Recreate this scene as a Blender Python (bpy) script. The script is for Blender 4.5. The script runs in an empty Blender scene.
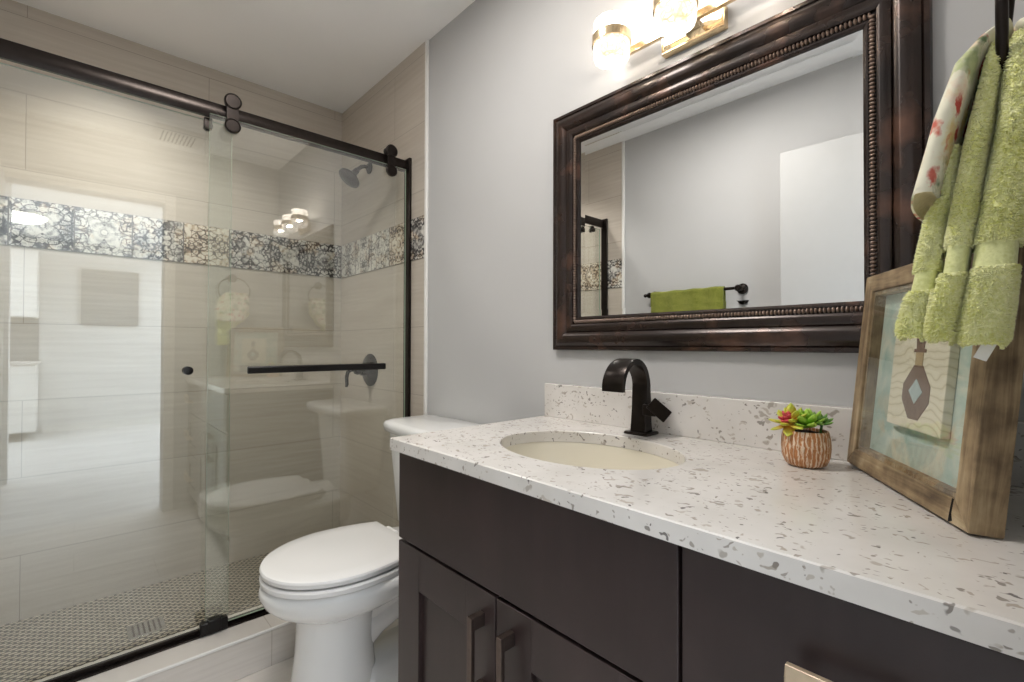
import bpy, bmesh, math, random
from math import sin, cos, pi, radians
from mathutils import Vector, Matrix, noise

sc = bpy.context.scene
COL = sc.collection
random.seed(7)

# ------------------------------------------------------------------ camera
F_PX = 472.0
cam_data = bpy.data.cameras.new('camera')
cam_data.sensor_width = 36.0
cam_data.lens = F_PX / 1024.0 * 36.0
cam_data.clip_start = 0.02
cam = bpy.data.objects.new('camera', cam_data)
COL.objects.link(cam)
R_ = Vector((0.67828193, 0.73479772, 0.00243547))
U_ = Vector((0.0060636, -0.00891151, 0.99994191))
F_ = Vector((-0.73477674, 0.67822776, 0.01050004))
m = Matrix(((R_.x, U_.x, -F_.x, 0), (R_.y, U_.y, -F_.y, 0), (R_.z, U_.z, -F_.z, 0), (0, 0, 0, 1)))
cam.matrix_world = Matrix.Translation((0, -1.10, 1.095)) @ m
sc.camera = cam

# ------------------------------------------------------------------ world, exposure, large lights
world = bpy.data.worlds.new('world')
sc.world = world
world.use_nodes = True
world.node_tree.nodes['Background'].inputs[0].default_value = (0.9, 0.95, 1.0, 1)
world.node_tree.nodes['Background'].inputs[1].default_value = 0.6
sc.view_settings.view_transform = 'Standard'
sc.view_settings.look = 'None'
sc.view_settings.gamma = 1.0
sc.view_settings.exposure = 0.24
sc.view_settings.use_curve_mapping = False
try:
    sc.cycles.use_denoising = True
    sc.cycles.max_bounces = 12
    sc.cycles.transparent_max_bounces = 24
    sc.cycles.caustics_reflective = False
    sc.cycles.caustics_refractive = False
    sc.cycles.sample_clamp_indirect = 6.0
except Exception:
    pass


def area(name, loc, size, power, color, rot=(0, 0, 0)):
    d = bpy.data.lights.new(name, 'AREA')
    d.shape = 'RECTANGLE'
    d.size, d.size_y = size
    d.energy = power
    d.color = color
    o = bpy.data.objects.new(name, d)
    o.location = loc
    o.rotation_euler = rot
    COL.objects.link(o)
    return o


HALL_COOL = (0.84, 0.92, 1.0)
area('hall_near_fill', (0.86, -0.95, 2.385), (1.15, 1.5), 24, HALL_COOL)  # unseen fill above the doorway sight line, added to brighten the hall
area('hall_side_fill', (3.0, 0.80, 2.385), (2.2, 1.3), 155, HALL_COOL)  # second added hall fill, kept out of the reflected view
area('hall_kitchen_fill', (3.2, -2.5, 2.385), (1.6, 1.2), 88, HALL_COOL)  # third added fill, out of sight at the kitchen end
area('bath_fill', (-0.95, -0.78, 2.37), (0.32, 0.32), 14, (1.0, 0.95, 0.90))  # added lamp out of view, lifts the brightness of the bathroom
area('shower_fill', (-2.18, -1.0, 2.395), (0.16, 0.16), 7.0, (1.0, 0.95, 0.89)).data.spread = math.radians(115)  # added lamp out of frame, brightens shower walls and floor
for lx in (-0.709, -0.534, -0.359):
    d = bpy.data.lights.new('vanity_bulb', 'POINT')
    d.energy = 3.6
    d.color = (1.0, 0.90, 0.78)
    d.shadow_soft_size = 0.02
    o = bpy.data.objects.new('vanity_bulb', d)
    o.location = (lx, -0.102, 1.872)
    COL.objects.link(o)

# ------------------------------------------------------------------ material helpers


def srgb(r, g, b):
    def c(v):
        v /= 255.0
        return v / 12.92 if v <= 0.04045 else ((v + 0.055) / 1.055) ** 2.4
    return (c(r), c(g), c(b), 1.0)


class N:
    """thin wrapper that strings shader nodes together"""

    def __init__(self, name):
        self.m = bpy.data.materials.new(name)
        self.m.use_nodes = True
        self.t = self.m.node_tree
        self.b = self.t.nodes.get('Principled BSDF')
        self.out = self.t.nodes.get('Material Output')

    def node(self, kind, **kw):
        n = self.t.nodes.new(kind)
        for k, v in kw.items():
            setattr(n, k, v)
        return n

    def link(self, a, b):
        self.t.links.new(a, b)

    def setv(self, sock, v):
        if hasattr(v, 'is_output') or isinstance(v, bpy.types.NodeSocket):
            self.link(v, sock)
        else:
            sock.default_value = v

    def math(self, op, a, b=None, c=None, clamp=False):
        n = self.node('ShaderNodeMath', operation=op)
        n.use_clamp = clamp
        self.setv(n.inputs[0], a)
        if b is not None:
            self.setv(n.inputs[1], b)
        if c is not None:
            self.setv(n.inputs[2], c)
        return n.outputs[0]

    def coord(self, which='Object'):
        return self.node('ShaderNodeTexCoord').outputs[which]

    def mapping(self, vec, scale=(1, 1, 1), loc=(0, 0, 0), rot=(0, 0, 0)):
        n = self.node('ShaderNodeMapping')
        self.link(vec, n.inputs[0])
        n.inputs['Scale'].default_value = scale
        n.inputs['Location'].default_value = loc
        n.inputs['Rotation'].default_value = rot
        return n.outputs[0]

    def noise(self, vec, scale=5, detail=3, rough=0.5, dist=0.0):
        n = self.node('ShaderNodeTexNoise')
        self.link(vec, n.inputs['Vector'])
        n.inputs['Scale'].default_value = scale
        n.inputs['Detail'].default_value = detail
        n.inputs['Roughness'].default_value = rough
        n.inputs['Distortion'].default_value = dist
        return n

    def voronoi(self, vec, scale=5, feature='F1', rnd=1.0):
        n = self.node('ShaderNodeTexVoronoi', feature=feature)
        self.link(vec, n.inputs['Vector'])
        n.inputs['Scale'].default_value = scale
        n.inputs['Randomness'].default_value = rnd
        return n

    def ramp(self, fac, stops, interp='LINEAR'):
        n = self.node('ShaderNodeValToRGB')
        n.color_ramp.interpolation = interp
        els = n.color_ramp.elements
        while len(els) < len(stops):
            els.new(0.5)
        for e, (p, c) in zip(els, stops):
            e.position = p
            e.color = c if len(c) == 4 else (*c, 1)
        self.link(fac, n.inputs[0])
        return n.outputs[0]

    def mix(self, fac, a, b, blend='MIX'):
        n = self.node('ShaderNodeMix', data_type='RGBA', blend_type=blend)
        self.setv(n.inputs[0], fac)
        self.setv(n.inputs[6], a)
        self.setv(n.inputs[7], b)
        return n.outputs[2]

    def sep(self, vec):
        n = self.node('ShaderNodeSeparateXYZ')
        self.link(vec, n.inputs[0])
        return n.outputs

    def comb(self, x, y, z=0.0):
        n = self.node('ShaderNodeCombineXYZ')
        self.setv(n.inputs[0], x)
        self.setv(n.inputs[1], y)
        self.setv(n.inputs[2], z)
        return n.outputs[0]

    def bump(self, height, strength=0.3, dist=0.002):
        n = self.node('ShaderNodeBump')
        n.inputs['Strength'].default_value = strength
        n.inputs['Distance'].default_value = dist
        self.link(height, n.inputs['Height'])
        self.link(n.outputs[0], self.b.inputs['Normal'])

    def base(self, color, rough=0.5, metal=0.0, spec=0.5):
        self.setv(self.b.inputs['Base Color'], color)
        self.setv(self.b.inputs['Roughness'], rough)
        self.b.inputs['Metallic'].default_value = metal
        self.b.inputs['Specular IOR Level'].default_value = spec
        return self.m


def plain(name, rgb, rough=0.5, metal=0.0, spec=0.5, mottle=0.04, scale=18):
    n = N(name)
    c = srgb(*rgb)
    if mottle:
        f = n.noise(n.coord(), scale, 4).outputs['Fac']
        lo = tuple(max(0, v * (1 - mottle)) for v in c[:3])
        hi = tuple(min(1, v * (1 + mottle)) for v in c[:3])
        col = n.ramp(f, [(0.3, lo), (0.7, hi)])
    else:
        col = c
    return n.base(col, rough, metal, spec)


MAT = {}
MAT['paint'] = plain('wall_paint', (189, 189, 189), 0.75, 0, 0.3, 0.012, 4)
MAT['ceiling'] = plain('ceiling_paint', (246, 246, 246), 0.85, 0, 0.2, 0.01, 4)
MAT['white_trim'] = plain('white_trim_paint', (232, 231, 228), 0.45, 0, 0.5, 0.01)
MAT['door_paint'] = plain('door_paint', (188, 188, 187), 0.5, 0, 0.4, 0.01)
MAT['porcelain'] = plain('white_porcelain', (236, 236, 235), 0.12, 0, 0.55, 0.006, 6)
MAT['basin'] = plain('basin_porcelain', (224, 218, 202), 0.15, 0, 0.55, 0.006, 6)
MAT['seat_plastic'] = plain('seat_plastic', (235, 234, 233), 0.22, 0, 0.5, 0.006, 6)
MAT['bronze'] = plain('oil_rubbed_bronze', (40, 34, 31), 0.28, 0.75, 0.5, 0.15, 60)
MAT['black_metal'] = plain('matte_black_metal', (20, 18, 18), 0.3, 0.4, 0.5, 0.1, 60)
MAT['pull'] = plain('brushed_pull_metal', (98, 85, 79), 0.3, 0.85, 0.5, 0.08, 90)
MAT['pull_gold'] = plain('champagne_pull_metal', (214, 194, 166), 0.3, 0.6, 0.5, 0.05, 90)
MAT['gold'] = plain('champagne_gold_metal', (226, 202, 164), 0.22, 0.85, 0.5, 0.04, 40)
MAT['chrome'] = plain('polished_steel', (190, 190, 188), 0.2, 0.9, 0.5, 0.03, 30)
MAT['vent'] = plain('vent_plastic', (228, 226, 222), 0.5, 0, 0.4, 0.01)
MAT['dark'] = plain('dark_gap', (14, 12, 12), 0.8, 0, 0.2, 0.0)
MAT['soil'] = plain('potting_soil', (48, 36, 28), 0.95, 0, 0.2, 0.5, 300)
MAT['tag'] = plain('white_tag', (235, 235, 232), 0.6, 0, 0.3, 0.02)


def m_mirror(name):
    n = N(name)
    f = n.noise(n.coord(), 2, 1).outputs['Fac']
    c = n.ramp(f, [(0.0, (0.865, 0.875, 0.87)), (1.0, (0.87, 0.88, 0.875))])
    return n.base(c, 0.0, 1.0)


MAT['mirror'] = m_mirror('silvered_mirror')


def m_espresso():
    n = N('espresso_stained_wood')
    co = n.coord()
    g = n.noise(n.mapping(co, (14, 14, 2.0)), 1.0, 4, 0.6, 0.4).outputs['Fac']
    b = n.noise(co, 7, 3).outputs['Fac']
    f = n.math('ADD', n.math('MULTIPLY', g, 0.45), n.math('MULTIPLY', b, 0.55))
    c = n.ramp(f, [(0.3, srgb(39, 28, 27)), (0.52, srgb(51, 39, 38)), (0.72, srgb(62, 48, 47))])
    r = n.math('MULTIPLY_ADD', b, 0.12, 0.32)
    n.bump(g, 0.06, 0.001)
    return n.base(c, r, 0, 0.5)


MAT['espresso'] = m_espresso()


def m_quartz():
    n = N('speckled_quartz')
    co = n.coord()
    w = n.noise(co, 40, 2).outputs['Color']
    wv = n.node('ShaderNodeVectorMath', operation='SUBTRACT')
    n.link(w, wv.inputs[0]); wv.inputs[1].default_value = (0.5, 0.5, 0.5)
    ws = n.node('ShaderNodeVectorMath', operation='SCALE')
    n.link(wv.outputs[0], ws.inputs[0]); ws.inputs['Scale'].default_value = 0.05
    wa = n.node('ShaderNodeVectorMath', operation='ADD')
    n.link(co, wa.inputs[0]); n.link(ws.outputs[0], wa.inputs[1])
    vec = wa.outputs[0]
    base = n.ramp(n.noise(co, 9, 4).outputs['Fac'], [(0.3, srgb(211, 207, 202)), (0.7, srgb(226, 222, 218))])
    col = base
    for sc_, thr, size, rot, c1, c2 in ((22, 0.34, 0.28, 0.5, srgb(164, 156, 147), srgb(196, 188, 178)),
                                        (36, 0.44, 0.28, -0.7, srgb(136, 130, 125), srgb(182, 172, 160)),
                                        (60, 0.58, 0.30, 1.3, srgb(150, 142, 134), srgb(196, 188, 178)),
                                        (44, 0.84, 0.31, 0.2, srgb(104, 100, 98), srgb(136, 128, 120))):
        v = n.voronoi(n.mapping(vec, (1.0, 2.3, 1.7), (sc_ * .013, .3, .1), (0.2, 0.3, rot)), sc_)
        rnd = n.sep(v.outputs['Color'])
        pick = n.math('GREATER_THAN', rnd[0], thr)
        rad = n.math('MULTIPLY_ADD', rnd[1], size * 0.7, size * 0.45)
        inside = n.math('MULTIPLY', n.math('SUBTRACT', rad, v.outputs['Distance']), 14.0, clamp=True)
        fac = n.math('MULTIPLY', n.math('MULTIPLY', inside, pick), 0.9)
        chip = n.mix(rnd[2], c1, c2)
        col = n.mix(fac, col, chip)
    return n.base(col, 0.16, 0, 0.5)


MAT['quartz'] = m_quartz()


def m_tile(name, axis, w, h, c0, c1, mortar, voff=0.0, uoff=0.0, rough=0.35):
    """long stone look tiles in running bond, u along axis, v up"""
    n = N(name)
    s = n.sep(n.coord())
    if axis == 'floor':
        u, v = s[1], s[0]
    else:
        u, v = s['XY'.index(axis)], s[2]
    uv = n.comb(n.math('ADD', u, uoff), n.math('ADD', v, voff))
    br = n.node('ShaderNodeTexBrick')
    br.offset = 0.5
    br.offset_frequency = 2
    n.link(uv, br.inputs['Vector'])
    br.inputs['Scale'].default_value = 1.0
    br.inputs['Mortar Size'].default_value = 0.0013
    br.inputs['Mortar Smooth'].default_value = 0.1
    br.inputs['Bias'].default_value = 0.0
    br.inputs['Brick Width'].default_value = w
    br.inputs['Row Height'].default_value = h
    br.inputs['Color1'].default_value = (0.42, 0.42, 0.42, 1)
    br.inputs['Color2'].default_value = (0.58, 0.58, 0.58, 1)
    br.inputs['Mortar'].default_value = (0.5, 0.5, 0.5, 1)
    st = n.noise(n.mapping(uv, (2.6, 60, 1)), 1.0, 6, 0.62, 0.35).outputs['Fac']
    st2 = n.noise(n.mapping(uv, (1.4, 7, 1), (3, 1, 0)), 1.0, 3, 0.5, 0.6).outputs['Fac']
    tone = n.sep(br.outputs['Color'])[0]
    f = n.math('ADD', n.math('MULTIPLY', st, 0.5), n.math('MULTIPLY', st2, 0.3))
    f = n.math('ADD', f, n.math('MULTIPLY', tone, 0.22))
    col = n.ramp(f, [(0.28, c0), (0.74, c1)])
    col = n.mix(br.outputs['Fac'], col, mortar)
    n.bump(n.math('SUBTRACT', n.math('MULTIPLY', st, 0.25), br.outputs['Fac']), 0.25, 0.0012)
    return n.base(col, rough, 0, 0.45)


TILE0, TILE1, MORT = srgb(177, 166, 153), srgb(206, 198, 187), srgb(156, 146, 134)
MAT['tile_x'] = m_tile('wall_tile_beige', 'X', 1.2, 0.295, TILE0, TILE1, MORT, -1.472 + 0.295 * 6, 0.2)
MAT['tile_y'] = m_tile('wall_tile_beige_long', 'Y', 1.2, 0.295, TILE0, TILE1, MORT, -1.472 + 0.295 * 6, 0.05)
MAT['tile_curb'] = m_tile('curb_tile', 'Y', 0.6, 0.295, srgb(198, 192, 186), srgb(226, 222, 217), srgb(180, 172, 164), 0.16, 0.3)
MAT['floor_tile'] = m_tile('floor_tile', 'floor', 0.6, 0.3, srgb(206, 199, 192), srgb(230, 225, 219), srgb(166, 158, 150), 0.1, 0.2)
MAT['hall_floor'] = m_tile('hall_floor_plank', 'floor', 0.9, 0.16, srgb(210, 208, 206), srgb(226, 224, 222), srgb(200, 196, 190), 0.1, 0.2)


def m_band(axis):
    """ornamental square tiles, each with its own mirrored flower and leaf scroll"""
    n = N('ornamental_tile_' + axis.lower())
    s = n.sep(n.coord())
    u, v = s['XY'.index(axis)], s[2]
    T = 0.183
    uu = n.math('DIVIDE', n.math('ADD', u, 10.0 * T + (0.03 if axis == 'X' else 0.012)), T)
    iu = n.math('FLOOR', uu)
    fu = n.math('SUBTRACT', n.math('FRACT', uu), 0.5)
    fv = n.math('SUBTRACT', n.math('DIVIDE', n.math('SUBTRACT', v, 1.472), T), 0.5)

    def rand(k):
        wn = n.node('ShaderNodeTexWhiteNoise', noise_dimensions='1D')
        n.link(n.math('ADD', iu, k), wn.inputs['W'])
        return wn.outputs['Value']
    r1, r2, r3 = rand(0.0), rand(37.3), rand(71.9)
    au, av = n.math('ABSOLUTE', fu), n.math('ABSOLUTE', fv)
    mv = n.comb(au, av, n.math('MULTIPLY', iu, 3.1))
    sw = n.sep(n.noise(mv, 6.0, 2, 0.5, 0.8).outputs['Color'])
    du = n.math('ADD', au, n.math('MULTIPLY', n.math('SUBTRACT', sw[0], 0.5), 0.16))
    dv = n.math('ADD', av, n.math('MULTIPLY', n.math('SUBTRACT', sw[1], 0.5), 0.16))
    # mirror centre flower or corner flower
    flip = n.math('GREATER_THAN', r3, 0.5)
    qu = n.math('ABSOLUTE', n.math('SUBTRACT', du, n.math('MULTIPLY', flip, 0.5)))
    qv = n.math('ABSOLUTE', n.math('SUBTRACT', dv, n.math('MULTIPLY', flip, 0.5)))
    r = n.math('SQRT', n.math('ADD', n.math('MULTIPLY', qu, qu), n.math('MULTIPLY', qv, qv)))
    th = n.math('ARCTAN2', qv, qu)
    petal = n.math('ABSOLUTE', n.math('SINE', n.math('MULTIPLY', th, n.math('MULTIPLY_ADD', n.math('GREATER_THAN', r2, 0.4), 2.0, 2.0))))
    lim = n.math('MULTIPLY_ADD', petal, 0.26, 0.12)
    pf = n.math('SUBTRACT', r, lim)
    inside = n.math('MULTIPLY_ADD', pf, -40.0, 0.5, clamp=True)
    outline = n.math('SUBTRACT', 1.0, n.math('MULTIPLY', n.math('ABSOLUTE', pf), 38.0), clamp=True)
    core = n.math('SUBTRACT', 1.0, n.math('MULTIPLY', n.math('ABSOLUTE', n.math('SUBTRACT', r, 0.06)), 55.0), clamp=True)
    leaf = n.voronoi(n.comb(du, dv, n.math('MULTIPLY', iu, 1.7)), 8.5, 'DISTANCE_TO_EDGE').outputs['Distance']
    leafy = n.math('MULTIPLY_ADD', leaf, 8.0, -0.12, clamp=True)
    field = n.noise(n.comb(du, dv, n.math('MULTIPLY', iu, 2.3)), 7.0, 1, 0.4, 1.0).outputs['Fac']
    scroll = n.math('ABSOLUTE', n.math('SINE', n.math('MULTIPLY', field, 34.0)))
    leafy = n.math('MULTIPLY', leafy, n.math('MULTIPLY_ADD', scroll, 0.75, 0.3), clamp=True)
    vein = n.math('MULTIPLY_ADD', n.math('SINE', n.math('MULTIPLY', r, 52.0)), 0.16, 0.74)
    p = n.math('ADD', n.math('MULTIPLY', inside, vein), n.math('MULTIPLY', n.math('SUBTRACT', 1.0, inside), leafy))
    p = n.math('SUBTRACT', p, n.math('MULTIPLY', n.math('MAXIMUM', outline, core), 0.5))
    grit = n.noise(n.coord(), 120, 3, 0.6).outputs['Fac']
    patch = n.noise(n.coord(), 13, 3, 0.55, 0.6).outputs['Fac']
    p = n.math('ADD', p, n.math('MULTIPLY', n.math('SUBTRACT', grit, 0.5), 0.9))
    p = n.math('ADD', p, n.math('MULTIPLY', n.math('SUBTRACT', patch, 0.5), 2.2), clamp=True)
    light = n.ramp(p, [(0.02, srgb(92, 88, 86)), (0.3, srgb(150, 147, 142)), (0.55, srgb(200, 198, 192)), (0.9, srgb(228, 225, 217))])
    dark = n.ramp(p, [(0.05, srgb(34, 32, 34)), (0.35, srgb(78, 74, 74)), (0.65, srgb(158, 156, 152)), (0.95, srgb(214, 211, 204))])
    warm = n.ramp(p, [(0.05, srgb(60, 48, 40)), (0.35, srgb(126, 104, 84)), (0.6, srgb(196, 176, 150)), (0.9, srgb(224, 216, 202))])
    col = n.mix(n.math('GREATER_THAN', r1, 0.45), light, dark)
    w2 = n.math('MULTIPLY', n.math('SUBTRACT', n.noise(n.coord(), 16, 2).outputs['Fac'], 0.52), 9.0, clamp=True)
    col = n.mix(n.math('MULTIPLY', w2, 0.75), col, warm)
    col = n.mix(n.math('GREATER_THAN', r2, 0.78), col, warm)
    edge = n.math('GREATER_THAN', n.math('MAXIMUM', au, n.math('MULTIPLY', av, 0.985)), 0.488)
    col = n.mix(edge, col, srgb(96, 90, 84))
    n.bump(n.math('SUBTRACT', p, edge), 0.2, 0.001)
    return n.base(col, 0.3, 0, 0.45)


MAT['band_x'], MAT['band_y'] = m_band('X'), m_band('Y')


def m_mosaic():
    """small oval mosaic pieces in dark grout"""
    n = N('oval_mosaic_tile')
    s = n.sep(n.coord())
    px, py = 0.015, 0.031
    row = n.math('FLOOR', n.math('DIVIDE', n.math('ADD', s[0], 5.0), px))
    off = n.math('MULTIPLY', n.math('MODULO', row, 2.0), 0.5)
    cu = n.math('SUBTRACT', n.math('FRACT', n.math('DIVIDE', n.math('ADD', s[0], 5.0), px)), 0.5)
    cv = n.math('SUBTRACT', n.math('FRACT', n.math('ADD', n.math('DIVIDE', n.math('ADD', s[1], 5.0), py), off)), 0.5)
    d = n.math('ADD', n.math('POWER', n.math('ABSOLUTE', n.math('MULTIPLY', cu, 2.55)), 2.2),
               n.math('POWER', n.math('ABSOLUTE', n.math('MULTIPLY', cv, 2.4)), 2.2))
    piece = n.math('MULTIPLY', n.math('SUBTRACT', 1.0, d), 3.0, clamp=True)
    tone = n.noise(n.coord(), 60, 2).outputs['Fac']
    stone = n.ramp(tone, [(0.3, srgb(150, 140, 122)), (0.7, srgb(196, 186, 168))])
    col = n.mix(piece, srgb(26, 22, 19), stone)
    n.bump(piece, 0.5, 0.002)
    return n.base(col, 0.35, 0, 0.5)


MAT['mosaic'] = m_mosaic()


def m_glass(name, tint, ior=1.9):
    """clear sheet: see-through with a mirror film whose strength follows Fresnel on both faces"""
    n = N(name)
    t = n.t
    tr = n.node('ShaderNodeBsdfTransparent')
    c = n.ramp(n.noise(n.coord(), 1.5, 1).outputs['Fac'], [(0, tint), (1, tint)])
    n.link(c, tr.inputs[0])
    gl = n.node('ShaderNodeBsdfGlossy')
    gl.inputs['Roughness'].default_value = 0.0
    gl.inputs['Color'].default_value = (1, 1, 1, 1)
    geo = n.node('ShaderNodeNewGeometry')
    i = n.math('MULTIPLY_ADD', geo.outputs['Backfacing'], 1.0 / ior - ior, ior)
    fr = n.node('ShaderNodeFresnel')
    n.link(i, fr.inputs['IOR'])
    mx = n.node('ShaderNodeMixShader')
    n.link(fr.outputs[0], mx.inputs[0])
    n.link(tr.outputs[0], mx.inputs[1])
    n.link(gl.outputs[0], mx.inputs[2])
    n.link(mx.outputs[0], n.out.inputs['Surface'])
    t.nodes.remove(n.b)
    return n.m


MAT['glass'] = m_glass('shower_glass', (0.955, 0.974, 0.957))
MAT['glass_edge'] = plain('glass_cut_edge', (150, 172, 152), 0.2, 0, 0.5, 0.03)
MAT['picture_glass'] = m_glass('picture_glass', (0.98, 0.985, 0.98), 1.35)


def m_frame():
    n = N('burnished_bronze_frame')
    co = n.coord()
    f = n.noise(co, 14, 3, 0.5).outputs['Fac']
    f2 = n.noise(n.mapping(co, (9, 9, 9)), 1.0, 3).outputs['Fac']
    k = n.math('ADD', n.math('MULTIPLY', f, 0.6), n.math('MULTIPLY', f2, 0.4))
    c = n.ramp(k, [(0.34, srgb(28, 21, 19)), (0.54, srgb(50, 38, 33)), (0.72, srgb(100, 70, 56))])
    return n.base(c, 0.27, 0.4, 0.6)


MAT['mirror_frame'] = m_frame()
MAT['bead'] = plain('bead_metal', (150, 130, 118), 0.28, 0.6, 0.5, 0.1, 80)


def m_rustic(axis):
    n = N('weathered_barn_wood_' + axis.lower())
    co = n.coord()
    sc_ = {'X': (5, 70, 70), 'Y': (70, 5, 70), 'Z': (70, 70, 5)}[axis]
    g = n.noise(n.mapping(co, sc_), 1.0, 5, 0.65, 0.5).outputs['Fac']
    b = n.noise(co, 26, 4).outputs['Fac']
    f = n.math('ADD', n.math('MULTIPLY', g, 0.55), n.math('MULTIPLY', b, 0.45))
    c = n.ramp(f, [(0.32, srgb(72, 58, 45)), (0.44, srgb(122, 103, 79)), (0.56, srgb(160, 139, 108)), (0.70, srgb(194, 177, 146))])
    n.bump(f, 0.4, 0.002)
    return n.base(c, 0.6, 0, 0.35)


MAT['rustic_h'], MAT['rustic_v'] = m_rustic('X'), m_rustic('Z')


def m_marbled():
    n = N('aqua_marbled_paper')
    co = n.coord()
    a = n.noise(co, 14, 4, 0.6, 1.2).outputs['Fac']
    b = n.noise(n.mapping(co, (1, 1, 1), (3, 2, 1)), 22, 3, 0.5, 0.8).outputs['Fac']
    c = n.ramp(a, [(0.32, srgb(158, 186, 176)), (0.5, srgb(188, 204, 192)), (0.68, srgb(216, 218, 200))])
    w = n.math('MULTIPLY', n.math('SUBTRACT', b, 0.56), 6.0, clamp=True)
    c = n.mix(n.math('MULTIPLY', w, 0.6), c, srgb(204, 176, 128))
    return n.base(c, 0.5, 0, 0.4)


def m_plaque():
    n = N('cream_scroll_paper')
    co = n.coord()
    w = n.node('ShaderNodeTexWave', wave_type='RINGS')
    d = n.noise(co, 12, 2)
    vv = n.node('ShaderNodeVectorMath', operation='ADD')
    n.link(co, vv.inputs[0])
    sc2 = n.node('ShaderNodeVectorMath', operation='SCALE')
    n.link(d.outputs['Color'], sc2.inputs[0]); sc2.inputs['Scale'].default_value = 0.09
    n.link(sc2.outputs[0], vv.inputs[1])
    n.link(vv.outputs[0], w.inputs['Vector'])
    w.inputs['Scale'].default_value = 22
    f = n.ramp(w.outputs['Fac'], [(0.0, srgb(206, 198, 168)), (0.10, srgb(226, 219, 194)), (1.0, srgb(232, 226, 204))])
    return n.base(f, 0.6, 0, 0.3)


MAT['marbled'], MAT['plaque'] = m_marbled(), m_plaque()
MAT['bottle_print'] = plain('bottle_print', (126, 106, 92), 0.6, 0, 0.3, 0.12, 120)
MAT['bottle_pale'] = plain('bottle_print_tan', (184, 164, 128), 0.6, 0, 0.3, 0.1, 120)
MAT['diamond_print'] = plain('diamond_print', (176, 192, 190), 0.6, 0, 0.3, 0.1, 160)


def m_towel(name, lo, hi, rough=0.95):
    n = N(name)
    co = n.coord()
    a = n.noise(co, 260, 3, 0.6).outputs['Fac']
    b = n.noise(co, 18, 2).outputs['Fac']
    f = n.math('ADD', n.math('MULTIPLY', a, 0.6), n.math('MULTIPLY', b, 0.4))
    c = n.ramp(f, [(0.40, lo), (0.60, hi)])
    n.bump(a, 0.4, 0.002)
    n.b.inputs['Sheen Weight'].default_value = 0.3
    return n.base(c, rough, 0, 0.15)


MAT['lime_terry'] = m_towel('lime_terry', srgb(228, 230, 142), srgb(252, 253, 204))
MAT['lime_weave'] = m_towel('lime_dobby_weave', srgb(208, 212, 144), srgb(230, 233, 174))
MAT['olive_terry'] = m_towel('olive_terry', srgb(96, 102, 30), srgb(126, 130, 56))


def m_floral():
    n = N('floral_print_cotton')
    co = n.coord()
    w = n.node('ShaderNodeVectorMath', operation='SCALE')
    n.link(n.noise(co, 55, 3, 0.6).outputs['Color'], w.inputs[0])
    w.inputs['Scale'].default_value = 0.022
    wa = n.node('ShaderNodeVectorMath', operation='ADD')
    n.link(co, wa.inputs[0])
    n.link(w.outputs[0], wa.inputs[1])
    vec = wa.outputs[0]
    col = n.ramp(n.noise(co, 30, 3).outputs['Fac'], [(0.3, srgb(226, 222, 200)), (0.7, srgb(242, 238, 218))])
    for sc_, thr, rad, loc, c1, c2 in ((26, 0.40, 0.58, (0.1, .2, .3), srgb(112, 138, 96), srgb(180, 190, 138)),
                                       (30, 0.50, 0.52, (0.5, .9, .1), srgb(222, 196, 118), srgb(230, 204, 182)),
                                       (40, 0.55, 0.50, (1.3, .5, .2), srgb(84, 112, 74), srgb(150, 166, 108)),
                                       (62, 0.72, 0.58, (0.7, .1, .6), srgb(186, 40, 36), srgb(214, 110, 92))):
        v = n.voronoi(n.mapping(vec, (1, 1, 0.7), loc), sc_)
        r = n.sep(v.outputs['Color'])
        edge = n.math('ADD', v.outputs['Distance'], n.math('MULTIPLY', n.math('SUBTRACT', n.noise(co, 160, 2).outputs['Fac'], 0.5), 0.5))
        f = n.math('MULTIPLY', n.math('GREATER_THAN', r[0], thr),
                   n.math('MULTIPLY', n.math('SUBTRACT', rad, edge), 3.2, clamp=True))
        tone = n.noise(co, 90, 3).outputs['Fac']
        col = n.mix(n.math('MULTIPLY', f, 0.9), col, n.mix(n.math('MULTIPLY_ADD', n.math('SUBTRACT', tone, 0.5), 2.2, r[1], clamp=True), c1, c2))
    return n.base(col, 0.9, 0, 0.15)


MAT['floral'] = m_floral()
MAT['cream_cloth'] = m_towel('cream_cloth', srgb(222, 208, 160), srgb(240, 228, 188))


def m_pot():
    n = N('carved_terracotta')
    co = n.coord()
    s = n.sep(co)
    th = n.math('ARCTAN2', s[1], s[0])
    w = n.noise(n.comb(n.math('MULTIPLY', th, 3.2), n.math('MULTIPLY', s[2], 26.0)), 2.6, 3, 0.6, 0.4).outputs['Fac']
    st = n.math('SINE', n.math('MULTIPLY_ADD', w, 12.0, n.math('MULTIPLY', th, 34.0)))
    c = n.ramp(n.math('MULTIPLY_ADD', st, 0.5, 0.5), [(0.15, srgb(190, 128, 82)), (0.6, srgb(212, 158, 114)), (0.92, srgb(236, 212, 188))])
    n.bump(st, 0.6, 0.002)
    return n.base(c, 0.7, 0, 0.3)


MAT['pot'] = m_pot()


def m_leaf(name, inner, outer, tip):
    n = N(name)
    s = n.sep(n.coord('UV'))
    f = n.noise(n.coord(), 120, 2).outputs['Fac']
    k = n.math('ADD', s[0], n.math('MULTIPLY', n.math('SUBTRACT', f, 0.5), 0.3))
    c = n.ramp(k, [(0.05, inner), (0.5, outer), (0.95, tip)])
    return n.base(c, 0.4, 0, 0.4)


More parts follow.
